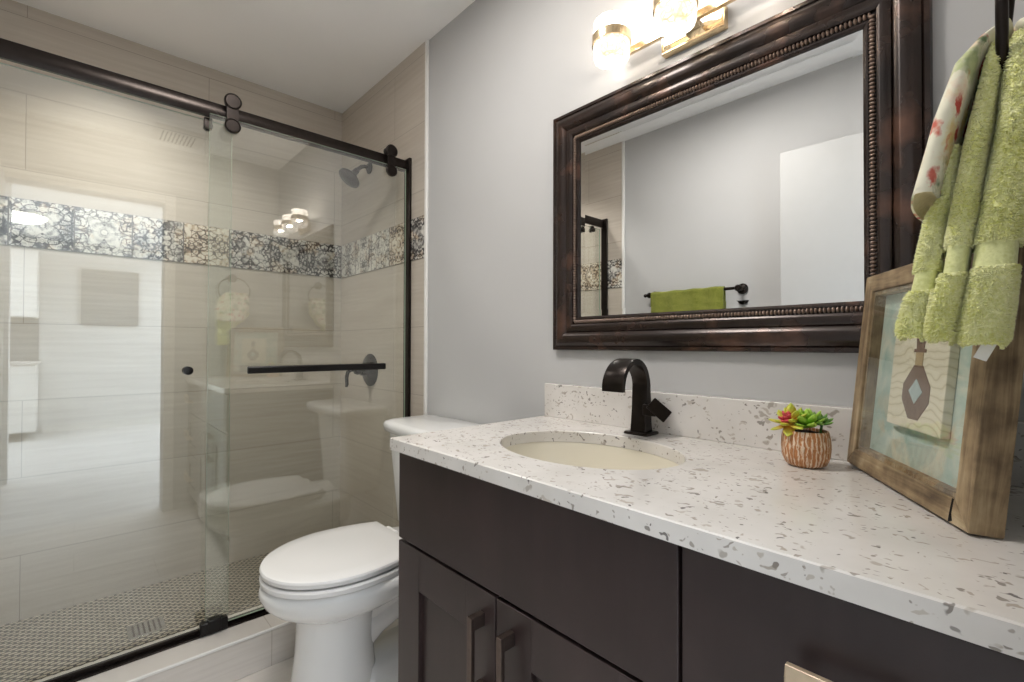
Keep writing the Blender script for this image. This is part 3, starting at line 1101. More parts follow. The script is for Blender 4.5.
# ------------------------------------------------------------------ vanity light
LXC, LYC = (-0.709, -0.534, -0.359), -0.102
vl = thing('vanity_light', 'gold bar vanity light with three lit crystal shades above the mirror', 'wall light', (-0.534, 0, 1.85))
bm = BM()
px0, px1, pz0, pz1 = -0.615, -0.458, 1.828, 1.878
box(bm, px0 + 0.006, px1 - 0.006, -0.019, -0.001, pz0 + 0.006, pz1 - 0.006)
plate = obj('back_plate', bm, 'mirror', vl)
bm = BM()
fr_ = [(0, 0), (0, 0.020), (0.002, 0.0215), (0.005, 0.0215), (0.0065, 0.017), (0.0065, 0.0)]
sweep_frame(bm, fr_, px0, px1, pz0, pz1)
obj('plate_rim', bm, 'gold', plate)
bm = BM()
box(bm, LXC[0] - 0.01, LXC[2] + 0.01, -0.056, -0.044, 1.853, 1.869)
for x in LXC:
    box(bm, x - 0.006, x + 0.006, LYC + 0.040, -0.050, 1.855, 1.867)
box(bm, LXC[1] - 0.02, LXC[1] + 0.02, -0.046, -0.02, 1.853, 1.869)
obj('arm_bar', bm, 'gold', vl, bevel=0.001)
for x in LXC:
    bm = BM()
    lathe(bm, [(0.0, 0), (0.032, 0.0), (0.043, 0.007), (0.046, 0.018), (0.046, 0.098), (0.043, 0.104)], (x, LYC, 1.819), n=40)
    s_ = obj('crystal_shade', bm, 'shade', vl)
    bm = BM()
    lathe(bm, [(0.0465, 0), (0.0495, 0), (0.0495, 0.022), (0.0465, 0.022), (0.0465, 0)], (x, LYC, 1.864), n=40)
    obj('gold_ring', bm, 'gold', s_)

# ------------------------------------------------------------------ toilet
TX = -1.445
toi = thing('toilet', 'white two-piece toilet with closed lid between shower curb and vanity', 'toilet', (TX, -0.4, 0))


def egg(z, yf, yb, hw, n=48, sq=2.25, bk=0.72):
    """elongated outline: rounded front, flatter back"""
    out = []
    ym = yf + (yb - yf) * 0.56
    for i in range(n):
        a = 2 * pi * i / n
        c, s = cos(a), sin(a)
        if s < 0:
            x = hw * math.copysign(abs(c) ** (2 / 2.15), c)
            y = ym - (ym - yf) * abs(s) ** (2 / 2.0)
        else:
            e = 2 / 3.2
            x = hw * math.copysign(abs(c) ** e, c) * (1 - (1 - bk) * abs(s) ** 1.5)
            y = ym + (yb - ym) * abs(s) ** e
        out.append((TX + x, y, z))
    return out


bm = BM()
loft(bm, [egg(0.283, -0.590, -0.40, 0.080, bk=0.95), egg(0.300, -0.622, -0.37, 0.114, bk=0.9), egg(0.316, -0.652, -0.33, 0.141, bk=0.85),
          egg(0.336, -0.684, -0.27, 0.166, bk=0.8), egg(0.358, -0.706, -0.18, 0.184, bk=0.75), egg(0.384, -0.718, -0.09, 0.194, bk=0.75), egg(0.402, -0.716, -0.08, 0.193, bk=0.75), egg(0.4115, -0.706, -0.085, 0.184, bk=0.75)])


def oval(z, cy, rx, ry, n=40):
    return [(TX + rx * cos(2 * pi * i / n), cy + ry * sin(2 * pi * i / n), z) for i in range(n)]


# front column, waisted, flaring at the floor
loft(bm, [oval(0.0, -0.507, 0.114, 0.142), oval(0.03, -0.507, 0.111, 0.138), oval(0.10, -0.507, 0.103, 0.124), oval(0.18, -0.506, 0.098, 0.115), oval(0.25, -0.504, 0.099, 0.113), oval(0.29, -0.502, 0.104, 0.116), oval(0.31, -0.500, 0.112, 0.124)])
# trapway behind the column and low rear foot
tube(bm, [(TX, -0.45, 0.15), (TX, -0.40, 0.215), (TX, -0.33, 0.255), (TX, -0.25, 0.245), (TX, -0.19, 0.18), (TX, -0.17, 0.08)], [0.05, 0.066, 0.074, 0.076, 0.074, 0.07], 20)
tube(bm, [(TX, -0.42, 0.25), (TX, -0.34, 0.315), (TX, -0.24, 0.345), (TX, -0.14, 0.35)], [0.06, 0.085, 0.10, 0.11], 20)
loft(bm, [rrect(TX - 0.112, TX + 0.112, -0.45, -0.09, 0.04, 0.0), rrect(TX - 0.112, TX + 0.112, -0.45, -0.09, 0.04, 0.045), rrect(TX - 0.102, TX + 0.102, -0.45, -0.10, 0.04, 0.062), rrect(TX - 0.078, TX + 0.078, -0.44, -0.12, 0.04, 0.095)])
obj('bowl', bm, 'porcelain', toi, smooth=60)
for s_ in (-1, 1):
    bm = BM()
    lathe(bm, [(0.013, 0), (0.013, 0.012), (0.008, 0.018), (0.0, 0.019)], (TX + s_ * 0.092, -0.30, 0.058), n=16)
    obj('bolt_cap', bm, 'porcelain', toi)


def lid(z, ins, yf=-0.715, yb=-0.292, hw=0.193, bw=0.150, n=64):
    """closed lid outline: round front, straight tapered flanks, square back corners"""
    out = []
    ym = -0.49
    for i in range(n + 1):
        a = pi + pi * i / n
        out.append((TX + (hw - ins) * cos(a), ym + (ym - yf - ins) * sin(a), z))
    for i in range(1, 9):
        t_ = i / 8
        k = bw + (hw - bw) * (1 - t_ * t_)
        out.append((TX + k - ins, ym + (yb - ins - ym) * t_, z))
    for i in range(8, 0, -1):
        t_ = i / 8
        k = bw + (hw - bw) * (1 - t_ * t_)
        out.append((TX - k + ins, ym + (yb - ins - ym) * t_, z))
    return out


bm = BM()
loft(bm, [lid(0.4145, 0.006), lid(0.416, 0.001), lid(0.428, 0.0), lid(0.434, 0.005)])
obj('seat', bm, 'seat_plastic', toi, smooth=40)
bm = BM()
loft(bm, [lid(0.4395, 0.006), lid(0.441, 0.002), lid(0.453, 0.0), lid(0.4585, 0.0025), lid(0.461, 0.008), lid(0.4625, 0.05)])
obj('seat_lid', bm, 'seat_plastic', toi, smooth=30)
for s_ in (-1, 1):
    bm = BM()
    cyl(bm, (TX + s_ * 0.10, -0.278, 0.440), (TX + s_ * 0.04, -0.278, 0.440), 0.012, n=16)
    box(bm, TX + s_ * 0.07 - 0.03, TX + s_ * 0.07 + 0.03, -0.290, -0.255, 0.4118, 0.436)
    obj('lid_hinge', bm, 'seat_plastic', toi, bevel=0.003)


def tank_ring(z, hw, yf, yb, bow, r):
    out = []
    for p in rrect(TX - hw, TX + hw, yf, yb, r, z, 5):
        k = (p.x - TX) / hw
        f_ = (yb - p.y) / (yb - yf)
        out.append(Vector((p.x, p.y - bow * (1 - k * k) * f_, z)))
    return out


def dense_tank(z, hw, yf, yb, bow, r):
    """rounded outline with extra points along the bowed front"""
    base = rrect(TX - hw, TX + hw, yf, yb, r, z, 5)
    pts = []
    for i, p in enumerate(base):
        q = base[(i + 1) % len(base)]
        pts.append(p)
        if (q - p).length > 0.08:
            for j in range(1, 9):
                pts.append(p.lerp(q, j / 9))
    out = []
    for p in pts:
        k = (p.x - TX) / hw
        f_ = (yb - p.y) / (yb - yf)
        out.append(Vector((p.x, p.y - bow * (1 - k * k) * f_, z)))
    return out


bm = BM()
loft(bm, [dense_tank(0.405, 0.17, -0.175, -0.045, 0.012, 0.03), dense_tank(0.43, 0.20, -0.19, -0.03, 0.016, 0.03), dense_tank(0.60, 0.216, -0.20, -0.022, 0.018, 0.03), dense_tank(0.769, 0.228, -0.212, -0.016, 0.02, 0.03)])
obj('tank', bm, 'porcelain', toi, smooth=40)
bm = BM()
loft(bm, [dense_tank(0.769, 0.238, -0.222, -0.011, 0.022, 0.03), dense_tank(0.772, 0.242, -0.226, -0.0095, 0.022, 0.032), dense_tank(0.796, 0.246, -0.230, -0.0095, 0.024, 0.034), dense_tank(0.806, 0.240, -0.224, -0.0125, 0.024, 0.034), dense_tank(0.811, 0.225, -0.208, -0.02, 0.022, 0.03)])
obj('tank_lid', bm, 'porcelain', toi, smooth=50)
bm = BM()
lathe(bm, [(0.0, 0), (0.014, 0), (0.014, 0.01), (0.0, 0.012)], (TX + 0.15, -0.224, 0.72), (0, -1, 0), n=16)
tube(bm, [(TX + 0.15, -0.236, 0.72), (TX + 0.12, -0.242, 0.718), (TX + 0.08, -0.244, 0.714)], 0.006, 10)
obj('flush_lever', bm, 'chrome', toi)

# ------------------------------------------------------------------ shower enclosure
GXF, GXS = -1.894, -1.857       # fixed and sliding sheet centres
frm = thing('shower_door_frame', 'dark bronze shower rail, wall jamb and curb track', 'shower frame', (-1.88, -0.73, 0.128))
bm = BM()
loft(bm, [[(-1.877 + sx * 0.008 * kx, y, 1.899 + sz * 0.026) for sx, sz, kx in ((-1, -0.86, 1), (-1, 0.86, 1), (-0.7, 1, 1), (0.7, 1, 1), (1, 0.86, 1), (1, -0.86, 1), (0.7, -1, 1), (-0.7, -1, 1))] for y in (YF + 0.009, -0.009)])
obj('rail', bm, 'bronze', frm, smooth=40)
bm = BM()
for y0, y1 in ((-0.022, -0.0085), (YF + 0.0085, YF + 0.022)):
    box(bm, -1.888, -1.843, y0, y1, 0.129, 1.931)
obj('wall_jamb', bm, 'bronze', frm, bevel=0.002)
bm = BM()
box(bm, -1.897, -1.848, YF + 0.027, -0.027, 0.1285, 0.133)
box(bm, -1.880, -1.868, YF + 0.027, -0.027, 0.133, 0.147)
obj('curb_track', bm, 'bronze', frm, bevel=0.001)
bm = BM()
box(bm, -1.866, -1.840, -0.792, -0.712, 0.133, 0.172)
box(bm, -1.864, -1.838, -0.772, -0.732, 0.133, 0.178)
obj('door_guide', bm, 'black_metal', frm, bevel=0.003)


def sheet(bm, xc, y0, y1, z0, z1, th=0.008):
    box(bm, xc - th / 2, xc + th / 2, y0, y1, z0, z1)
    bm.faces.ensure_lookup_table()
    bm.normal_update()
    for f in bm.faces:
        if abs(f.normal.x) < 0.5:
            f.material_index = 1


fx = thing('fixed_glass_panel', 'fixed clear glass shower panel clipped under the dark rail', 'shower glass', (GXF, -1.08, 0.134))
bm = BM()
sheet(bm, GXF, YF + 0.028, -0.702, 0.1345, 1.866)
obj('glass_sheet', bm, ['glass', 'glass_edge'], fx, smooth=0)
for y in (-0.775, -1.36):
    bm = BM()
    box(bm, -1.905, -1.885, y - 0.012, y + 0.012, 1.838, 1.873)
    cyl(bm, (-1.889, y, 1.846), (-1.876, y, 1.846), 0.012, n=20)
    cyl(bm, (-1.911, y, 1.846), (-1.899, y, 1.846), 0.012, n=20)
    obj('glass_clip', bm, 'bronze', fx, bevel=0.001)
bm = BM()
lathe(bm, [(0.0, 0), (0.012, 0), (0.014, 0.004), (0.014, 0.012), (0.0, 0.014)], (GXF + 0.0042, -0.826, 1.010), (1, 0, 0), n=20)
lathe(bm, [(0.0, 0), (0.012, 0), (0.014, 0.004), (0.014, 0.012), (0.0, 0.014)], (GXF - 0.0042, -0.826, 1.010), (-1, 0, 0), n=20)
obj('door_stop', bm, 'black_metal', fx)

sl = thing('sliding_glass_door', 'sliding clear glass shower door on rollers with dark handle bar', 'shower door', (GXS, -0.4, 0.14))
bm = BM()
sheet(bm, GXS, -0.776, -0.032, 0.150, 1.878)
obj('glass_sheet', bm, ['glass', 'glass_edge'], sl, smooth=0)
for y in (-0.710, -0.106):
    bm = BM()
    for z, r in ((1.936, 0.027), (1.851, 0.025)):
        lathe(bm, [(0.0, 0.0), (r, 0.0), (r, 0.009), (r - 0.004, 0.012), (r - 0.005, 0.010), (0.0, 0.010)], (-1.851, y, z), (1, 0, 0), n=28)
    box(bm, -1.851, -1.844, y - 0.018, y + 0.018, 1.851, 1.936)
    rl = obj('roller_hanger', bm, 'bronze', sl)
    bm = BM()
    lathe(bm, [(0.0, 0), (0.018, 0), (0.018, 0.004), (0.0155, 0.006), (0.0155, 0.012), (0.018, 0.014), (0.018, 0.018), (0.0, 0.018)], (-1.887, y, 1.9425), (1, 0, 0), n=24)
    cyl(bm, (-1.869, y, 1.9425), (-1.851, y, 1.9425), 0.006, n=12)
    obj('roller_wheel', bm, 'black_metal', rl)
bm = BM()
pts = [(-1.800, -0.652 + 0.003, 1.009)] + [(-1.800, -0.652 + 0.012 + k * 0.1, 1.009) for k in range(1, 5)] + [(-1.800, -0.118, 1.009)]
loft(bm, [[(-1.803 + dx, y, 1.010 + dz) for dx, dz in ((-0.009, -0.009), (-0.009, 0.009), (-0.006, 0.0125), (0.006, 0.0125), (0.009, 0.009), (0.009, -0.009), (0.006, -0.0125), (-0.006, -0.0125))] for y in (-0.668, -0.155)])
hb = obj('handle_bar', bm, 'black_metal', sl, bevel=0.003)
bm = BM()
for y in (-0.63, -0.19):
    bm = BM()
    cyl(bm, (GXS + 0.0042, y, 1.010), (-1.811, y, 1.010), 0.010, n=18)
    obj('standoff', bm, 'black_metal', hb)

# ------------------------------------------------------------------ shower fittings
sh = thing('wall_shower', 'dark bronze shower head on a bent arm above the tile band', 'shower head', (-2.255, 0, 2.0))
bm = BM()
lathe(bm, [(0.0, 0), (0.030, 0), (0.030, 0.004), (0.016, 0.014), (0.0, 0.014)], (-2.255, -0.0085, 2.0), (0, -1, 0), n=24)
obj('wall_flange', bm, 'bronze', sh)
bm = BM()
tube(bm, [(-2.255, -0.012, 2.0), (-2.255, -0.035, 2.002), (-2.254, -0.055, 1.994), (-2.252, -0.072, 1.978), (-2.250, -0.082, 1.966)], 0.0095, 14)
obj('arm', bm, 'bronze', sh)
ax = Vector((0.02, -0.62, -0.78)).normalized()
bm = BM()
lathe(bm, [(0.0, -0.062), (0.013, -0.06), (0.015, -0.045), (0.016, -0.03), (0.03, -0.012), (0.050, -0.002), (0.056, 0.004), (0.056, 0.012), (0.052, 0.015), (0.0, 0.016)], Vector((-2.249, -0.086, 1.961)) + ax * 0.045, ax, n=36)
hd = obj('spray_head', bm, 'bronze', sh, smooth=45)
bm = BM()
c = Vector((-2.249, -0.086, 1.961)) + ax * 0.061
u, v = basis(ax)
for r, k in ((0.012, 6), (0.026, 12), (0.040, 18)):
    for i in range(k):
        q = c + (u * cos(2 * pi * i / k) + v * sin(2 * pi * i / k)) * r
        cyl(bm, q - ax * 0.001, q + ax * 0.003, 0.002, n=6)
obj('nozzles', bm, 'black_metal', hd)

va = thing('shower_valve', 'round dark bronze shower valve with curved lever behind the handle bar', 'shower valve', (-2.235, 0, 0.972))
bm = BM()
lathe(bm, [(0.0, 0), (0.082, 0), (0.082, 0.004), (0.072, 0.012), (0.035, 0.016), (0.028, 0.022), (0.026, 0.05), (0.0, 0.052)], (-2.235, -0.0085, 0.972), (0, -1, 0), n=40)
obj('escutcheon', bm, 'bronze', va)
bm = BM()
lathe(bm, [(0.0, 0), (0.02, 0), (0.022, 0.02), (0.016, 0.032), (0.0, 0.034)], (-2.235, -0.06, 0.972), (0, -1, 0), n=24)
tube(bm, [(-2.235, -0.078, 0.974), (-2.235, -0.108, 0.976), (-2.235, -0.126, 0.965), (-2.235, -0.132, 0.94), (-2.235, -0.130, 0.905), (-2.235, -0.134, 0.893)], [0.010, 0.009, 0.0095, 0.009, 0.008, 0.006], 14)
obj('lever', bm, 'bronze', va)

dr = thing('shower_drain', 'square steel drain grate in the shower mosaic floor', 'drain', (-2.215, -0.90, 0.045))
bm = BM()
D0 = (-2.270, -0.955)
box(bm, D0[0], D0[0] + 0.11, D0[1], D0[1] + 0.11, 0.0455, 0.0475)
obj('plate', bm, 'chrome', dr, bevel=0.0008)
bm = BM()
for i in range(6):
    box(bm, D0[0] + 0.012, D0[0] + 0.098, D0[1] + 0.014 + i * 0.0155, D0[1] + 0.020 + i * 0.0155, 0.0474, 0.0479)
obj('slot', bm, 'pull', dr)

# ------------------------------------------------------------------ towel bar on the opposite wall (seen in the mirror)
tb = thing('towel_bar', 'dark bronze towel bar with ball ends on the wall opposite the mirror', 'towel bar', (-1.24, YF, 1.395))
BY, BZ = YF + 0.062, 1.397
bm = BM()
cyl(bm, (-1.530, BY, BZ), (-0.972, BY, BZ), 0.008, n=18)
obj('bar', bm, 'bronze', tb)
for x, s_ in ((-1.505, -1), (-0.995, 1)):
    bm = BM()
    lathe(bm, [(0.0, 0), (0.028, 0), (0.028, 0.006), (0.022, 0.012), (0.012, 0.018), (0.011, 0.05), (0.016, 0.054), (0.017, 0.066), (0.012, 0.074), (0.0, 0.075)], (x, YF + 0.0005, BZ), (0, 1, 0), n=28)
    sphere(bm, (x + s_ * 0.028, BY, BZ), 0.011, 0.011, 0.011)
    cyl(bm, (x, BY, BZ), (x + s_ * 0.02, BY, BZ), 0.009, n=14)
    obj('post', bm, 'bronze', tb)


def terry(bm, count, length, src_faces=None, seed=1, mi=0, keep=None):
    """short loop tufts scattered over the faces of bm"""
    rnd = random.Random(seed)
    faces = [f for f in bm.faces if keep is None or keep(f)]
    areas = [f.calc_area() for f in faces]
    tot = sum(areas)
    bm.normal_update()
    picks = rnd.choices(faces, areas, k=count)
    data = []
    for f in picks:
        vs = [v.co for v in f.verts]
        if len(vs) == 4 and rnd.random() < 0.5:
            tri = (vs[0], vs[2], vs[3])
        else:
            tri = (vs[0], vs[1], vs[2])
        a, b = rnd.random(), rnd.random()
        if a + b > 1:
            a, b = 1 - a, 1 - b
        p = tri[0] + (tri[1] - tri[0]) * a + (tri[2] - tri[0]) * b
        data.append((p.copy(), f.normal.copy()))
    for p, nrm in data:
        u, v = basis(nrm)
        a = rnd.random() * 2 * pi
        t = u * cos(a) + v * sin(a)
        w = nrm.cross(t)
        tip = p + nrm * length * rnd.uniform(0.6, 1.15) + t * length * rnd.uniform(-0.5, 0.5) + Vector((0, 0, -length * rnd.uniform(0.1, 0.5)))
        r = length * 0.30
        vv = [bm.verts.new(q) for q in (p + t * r, p - t * r * 0.5 + w * r * 0.87, p - t * r * 0.5 - w * r * 0.87)]
        md = [bm.verts.new(q.co.lerp(tip, 0.7) + (q.co - p) * 0.35) for q in vv]
        tp = bm.verts.new(tip)
        for i in range(3):
            j = (i + 1) % 3
            bm.faces.new((vv[i], vv[j], md[j], md[i])).material_index = mi
            bm.faces.new((md[i], md[j], tp)).material_index = mi


ot = thing('bath_towel', 'olive green towel folded over the bar opposite the mirror', 'towel', (-1.275, BY, BZ))
bm = BM()
rings = []
for k in range(19):
    x = -1.488 + 0.424 * k / 18
    wob = 0.002 * sin(k * 1.3)
    o_r, i_r = 0.017 + wob, 0.0095
    out = [(x, BY - o_r - 0.003, BZ - 0.42)]
    for i in range(9):
        a = pi - pi * i / 8
        out.append((x, BY + o_r * cos(a), BZ + o_r * sin(a)))
    out.append((x, BY + o_r + 0.004 + wob, BZ - 0.44))
    out.append((x, BY + i_r + 0.002, BZ - 0.44))
    for i in range(9):
        a = pi * i / 8
        out.append((x, BY + i_r * cos(a), BZ + i_r * sin(a)))
    out.append((x, BY - i_r - 0.001, BZ - 0.42))
    rings.append(out)
loft(bm, rings)
obj('cloth', bm, 'olive_terry', ot, smooth=60)

# ------------------------------------------------------------------ towel ring with two towels on the right wall
RY, RZ = -0.300, 1.478
RX = 0.006
tr = thing('towel_ring', 'dark bronze towel ring holding the lime and floral towels', 'towel ring', (XR, RY, 1.56))
bm = BM()
lathe(bm, [(0.0, 0), (0.03, 0), (0.03, 0.005), (0.022, 0.012), (0.012, 0.018), (0.011, 0.036), (0.015, 0.04), (0.015, 0.054), (0.0, 0.056)], (XR - 0.0005, RY, 1.563), (-1, 0, 0), n=28)
obj('wall_mount', bm, 'bronze', tr)
bm = BM()
tube(bm, [(-0.0186 * (1.1 + RY + 0.096 * sin(a)) * (1 - 0.6 * max(0.0, cos(a))), RY + 0.096 * sin(a), RZ - 0.006 + 0.091 * cos(a)) for a in [2 * pi * i / 48 for i in range(48)]], 0.0052, 12, closed=True)
obj('ring', bm, 'bronze', tr)


def lobe_rings(rows, n=22, wob=0.0, seed=0, e=0.55):
    """rows: (z, x centre, half thickness, y near, y far); rounded slab cross-sections"""
    out = []
    for z, cx, hx, y0, y1 in rows:
        cy, hy_ = (y0 + y1) / 2, (y1 - y0) / 2
        ring = []
        for i in range(n):
            a = 2 * pi * i / n
            c, s = cos(a), sin(a)
            x = cx + hx * math.copysign(abs(c) ** e, c)
            y = cy + hy_ * math.copysign(abs(s) ** e, s)
            k = noise.noise(Vector((x * 22 + seed, y * 14, z * 16)))
            ring.append((x + wob * k, y + wob * noise.noise(Vector((y * 20, z * 15 + seed, x * 9))), z))
        out.append(ring)
    return out


def resample(rows, k=5):
    out = []
    for a, b in zip(rows, rows[1:]):
        for i in range(k):
            t_ = i / k
            t_ = t_ * t_ * (3 - 2 * t_) * 0.35 + t_ * 0.65
            out.append(tuple(p + (q - p) * t_ for p, q in zip(a, b)))
    out.append(rows[-1])
    return out


YN = -0.370
SC = 0.965          # the cloth hangs a little nearer than the ring centre
CAMZ = 1.095


def place(rows, far_top, far_low):
    """rows (z, left, right) of the near edge -> slab sections that hang clear of the picture below"""
    out = []
    for z, a, b in rows:
        zz = CAMZ + (z - CAMZ) * SC
        k = min(1, max(0, (z - 1.20) / 0.10))
        yn = -1.10 + 0.728 * SC + max(0.0, z - 1.40) * 0.9
        out.append((zz, (a + b) / 2 * SC, (b - a) / 2 * SC, yn, far_low + (far_top - far_low) * k))
    return out


mid = place([(1.447, -0.0245, -0.0135), (1.4256, -0.0286, -0.0145), (1.344, -0.042, -0.0205), (1.259, -0.0566, -0.0315), (1.222, -0.0612, -0.0365), (1.207, -0.0612, -0.0378), (1.180, -0.0650, -0.041),
             (1.168, -0.0715, -0.0440), (1.159, -0.0742, -0.0450), (1.118, -0.0800, -0.0515), (1.108, -0.0795, -0.0520), (1.102, -0.0750, -0.0560)], -0.215, -0.345)
lef = place([(1.33, -0.064, -0.046), (1.275, -0.066, -0.051), (1.252, -0.0810, -0.056), (1.20, -0.0895, -0.064), (1.186, -0.0915, -0.066), (1.163, -0.0955, -0.069), (1.152, -0.1010, -0.070), (1.118, -0.1085, -0.074), (1.110, -0.1080, -0.076), (1.106, -0.103, -0.082)], -0.21, -0.345)
rig = place([(1.452, -0.009, 0.014), (1.4256, -0.0145, 0.0200), (1.344, -0.0210, 0.0180), (1.259, -0.0320, 0.0090), (1.224, -0.0370, 0.002), (1.210, -0.0385, -0.001), (1.184, -0.0415, -0.002),
             (1.172, -0.0440, -0.0030), (1.159, -0.0455, -0.0045), (1.114, -0.0520, -0.0085), (1.105, -0.0520, -0.0095), (1.098, -0.047, -0.0140)], -0.215, -0.345)
gt = thing('hand_towel', 'lime green terry hand towel hanging folded from the dark ring', 'towel', (-0.04, -0.31, 1.10))
bm = BM()
lef = [(z, cx, hx, y0 + 0.016, y1) for z, cx, hx, y0, y1 in lef]
for rows, sd in ((mid, 1), (lef, 5), (rig, 9)):
    rows = [(z, cx, hx - 0.0014, y0, y1) for z, cx, hx, y0, y1 in rows]
    loft(bm, lobe_rings(resample(rows, 5), 28, 0.0016, sd, 0.62))
bmesh.ops.recalc_face_normals(bm, faces=bm.faces)
low = ((-0.052 * SC, 1.181, 1.210), (-0.081 * SC, 1.163, 1.187), (-0.021 * SC, 1.184, 1.211))


def in_band(c):
    best = min(low, key=lambda b: abs(b[0] - c.x))
    z = CAMZ + (c.z - CAMZ) / SC
    return best[1] < z < best[2]


bm.normal_update()
for f in bm.faces:
    if in_band(f.calc_center_median()):
        f.material_index = 1
terry(bm, 52000, 0.0036, seed=3, keep=lambda f: not in_band(f.calc_center_median()) and f.calc_center_median().y < -0.30)
obj('terry_cloth', bm, ['lime_terry', 'lime_weave'], gt, smooth=180)
bm = BM()
Mt = Matrix.Translation((-0.0285, YN - 0.012, 1.090)) @ Matrix.Rotation(radians(24), 4, 'Y')
box(bm, -0.0055, 0.0055, -0.0006, 0.0006, -0.009, 0.012, M=Mt)
obj('care_tag', bm, 'tag', gt, label='small white care tag')

fl = thing('floral_towel', 'cream towel with red and green floral print over the towel ring', 'towel', (-0.06, -0.29, 1.27))
bm = BM()
fr = place([(1.268, -0.0935, -0.0640), (1.28, -0.0916, -0.0632), (1.357, -0.0737, -0.0443), (1.42, -0.0566, -0.0300), (1.454, -0.0364, -0.0200), (1.472, -0.0180, -0.0060)], -0.215, -0.365)
fr = [(z, cx, hx, y0 - 0.016, y1) for z, cx, hx, y0, y1 in fr]
rr = lobe_rings(resample(fr, 5), 28, 0.0014, 3, 0.72)
f0, f1, f2 = fr[0], fr[1], fr[2]
inner = lobe_rings([(f0[0] - 0.001, f0[1], f0[2] - 0.0025, f0[3] + 0.003, f0[4] - 0.003), (f0[0] + 0.006, f0[1], f0[2] - 0.004, f0[3] + 0.006, f0[4] - 0.006), (f0[0] + 0.010, f0[1], 0.004, f0[3] + 0.015, f0[4] - 0.015)], 28, 0.0, 3, 0.72)
# slant the open end so that the near corner hangs lowest
for ring in rr[:2] + inner:
    for i, p in enumerate(ring):
        ring[i] = (p[0], p[1], p[2] + (p[0] - f0[1]) * 0.25 + max(0.0, -0.385 - p[1]) * 0.35)
loft(bm, rr, False, True)
loft(bm, inner, False, True, mi=1)
loft(bm, [rr[0], inner[0]], False, False)
# flap carried over the ring towards the wall
fb = place([(1.40, 0.0195, 0.0300), (1.44, 0.0135, 0.0290), (1.462, 0.002, 0.0240), (1.475, -0.0070, 0.0150)], -0.215, -0.215)
loft(bm, lobe_rings(resample(fb, 4), 24, 0.001, 8, 0.72))
obj('cotton_cloth', bm, ['floral', 'cream_cloth'], fl, smooth=70)

# ------------------------------------------------------------------ shadow-box picture leaning in the corner
A, LN = radians(59.4), radians(5.6)
uX = Vector((cos(A), -sin(A), 0))
nB = Vector((sin(A), cos(A), 0))
uZ = Vector((0, 0, cos(LN))) + nB * sin(LN)
uY = uZ.cross(uX)          # into the picture, away from the viewer
rot = Matrix((uX, uY, uZ)).transposed()
pic = thing('framed_picture', 'rustic wood shadow-box picture of a bottle leaning on the counter corner', 'picture', (-0.2235, -0.0500, 0.8828), rot)
PW, PH, PT, ST = 0.352, 0.341, 0.034, 0.030


def mitre(bm, pts, y0, y1):
    loft(bm, [[(x, y0, z) for x, z in pts], [(x, y1, z) for x, z in pts]])


for nm, pts, mt in (('bottom', [(0, 0), (PW, 0), (PW - ST, ST), (ST, ST)], 'rustic_h'), ('top', [(ST, PH - ST), (PW - ST, PH - ST), (PW, PH), (0, PH)], 'rustic_h'),
                    ('l', [(0, 0), (ST, ST), (ST, PH - ST), (0, PH)], 'rustic_v'), ('r', [(PW, 0), (PW, PH), (PW - ST, PH - ST), (PW - ST, ST)], 'rustic_v')):
    bm = BM()
    mitre(bm, pts, 0, PT)
    obj('frame_side', bm, mt, pic, smooth=0, bevel=0.0015, local=True)
bm = BM()
for pts in ([(ST, ST), (PW - ST, ST), (PW - ST - 0.006, ST + 0.006), (ST + 0.006, ST + 0.006)], [(ST + 0.006, PH - ST - 0.006), (PW - ST - 0.006, PH - ST - 0.006), (PW - ST, PH - ST), (ST, PH - ST)],
            [(ST, ST), (ST + 0.006, ST + 0.006), (ST + 0.006, PH - ST - 0.006), (ST, PH - ST)], [(PW - ST, ST), (PW - ST, PH - ST), (PW - ST - 0.006, PH - ST - 0.006), (PW - ST - 0.006, ST + 0.006)]):
    mitre(bm, pts, 0.004, 0.020)
obj('inner_lip', bm, 'rustic_v', pic, smooth=0, local=True)
bm = BM()
box(bm, ST, PW - ST, 0.020, 0.024, ST, PH - ST)
obj('marbled_mat', bm, 'marbled', pic, smooth=0, local=True)
bm = BM()
P0, P1, Q0, Q1 = 0.113, 0.262, 0.093, 0.262
box(bm, P0, P1, 0.0085, 0.0195, Q0, Q1)
plq = obj('plaque', bm, 'plaque', pic, smooth=0, bevel=0.001, local=True)


def flat(bm, pts, y=0.0083, th=0.0006):
    mitre(bm, pts, y - th, y)


bc = 0.192
bm = BM()
flat(bm, [(bc - 0.014, 0.108), (bc + 0.012, 0.108), (bc + 0.036, 0.135), (bc + 0.036, 0.158), (bc + 0.012, 0.187), (bc - 0.012, 0.187), (bc - 0.037, 0.158), (bc - 0.037, 0.135)])
flat(bm, [(bc - 0.016, 0.206), (bc + 0.016, 0.206), (bc + 0.016, 0.211), (bc - 0.016, 0.211)])
flat(bm, [(bc - 0.010, 0.211), (bc + 0.010, 0.211), (bc + 0.013, 0.236), (bc, 0.246), (bc - 0.013, 0.236)])
obj('bottle_motif', bm, 'bottle_print', plq, smooth=0, local=True)
bm = BM()
flat(bm, [(bc - 0.010, 0.187), (bc + 0.010, 0.187), (bc + 0.010, 0.206), (bc - 0.010, 0.206)])
obj('bottle_neck', bm, 'bottle_pale', plq, smooth=0, local=True)
bm = BM()
flat(bm, [(bc, 0.131), (bc + 0.018, 0.149), (bc, 0.167), (bc - 0.018, 0.149)], 0.0076)
obj('diamond_motif', bm, 'diamond_print', plq, smooth=0, local=True)
bm = BM()
box(bm, ST, PW - ST, 0.0025, 0.0037, ST, PH - ST)
obj('glass', bm, 'picture_glass', pic, smooth=0, local=True)
bm = BM()
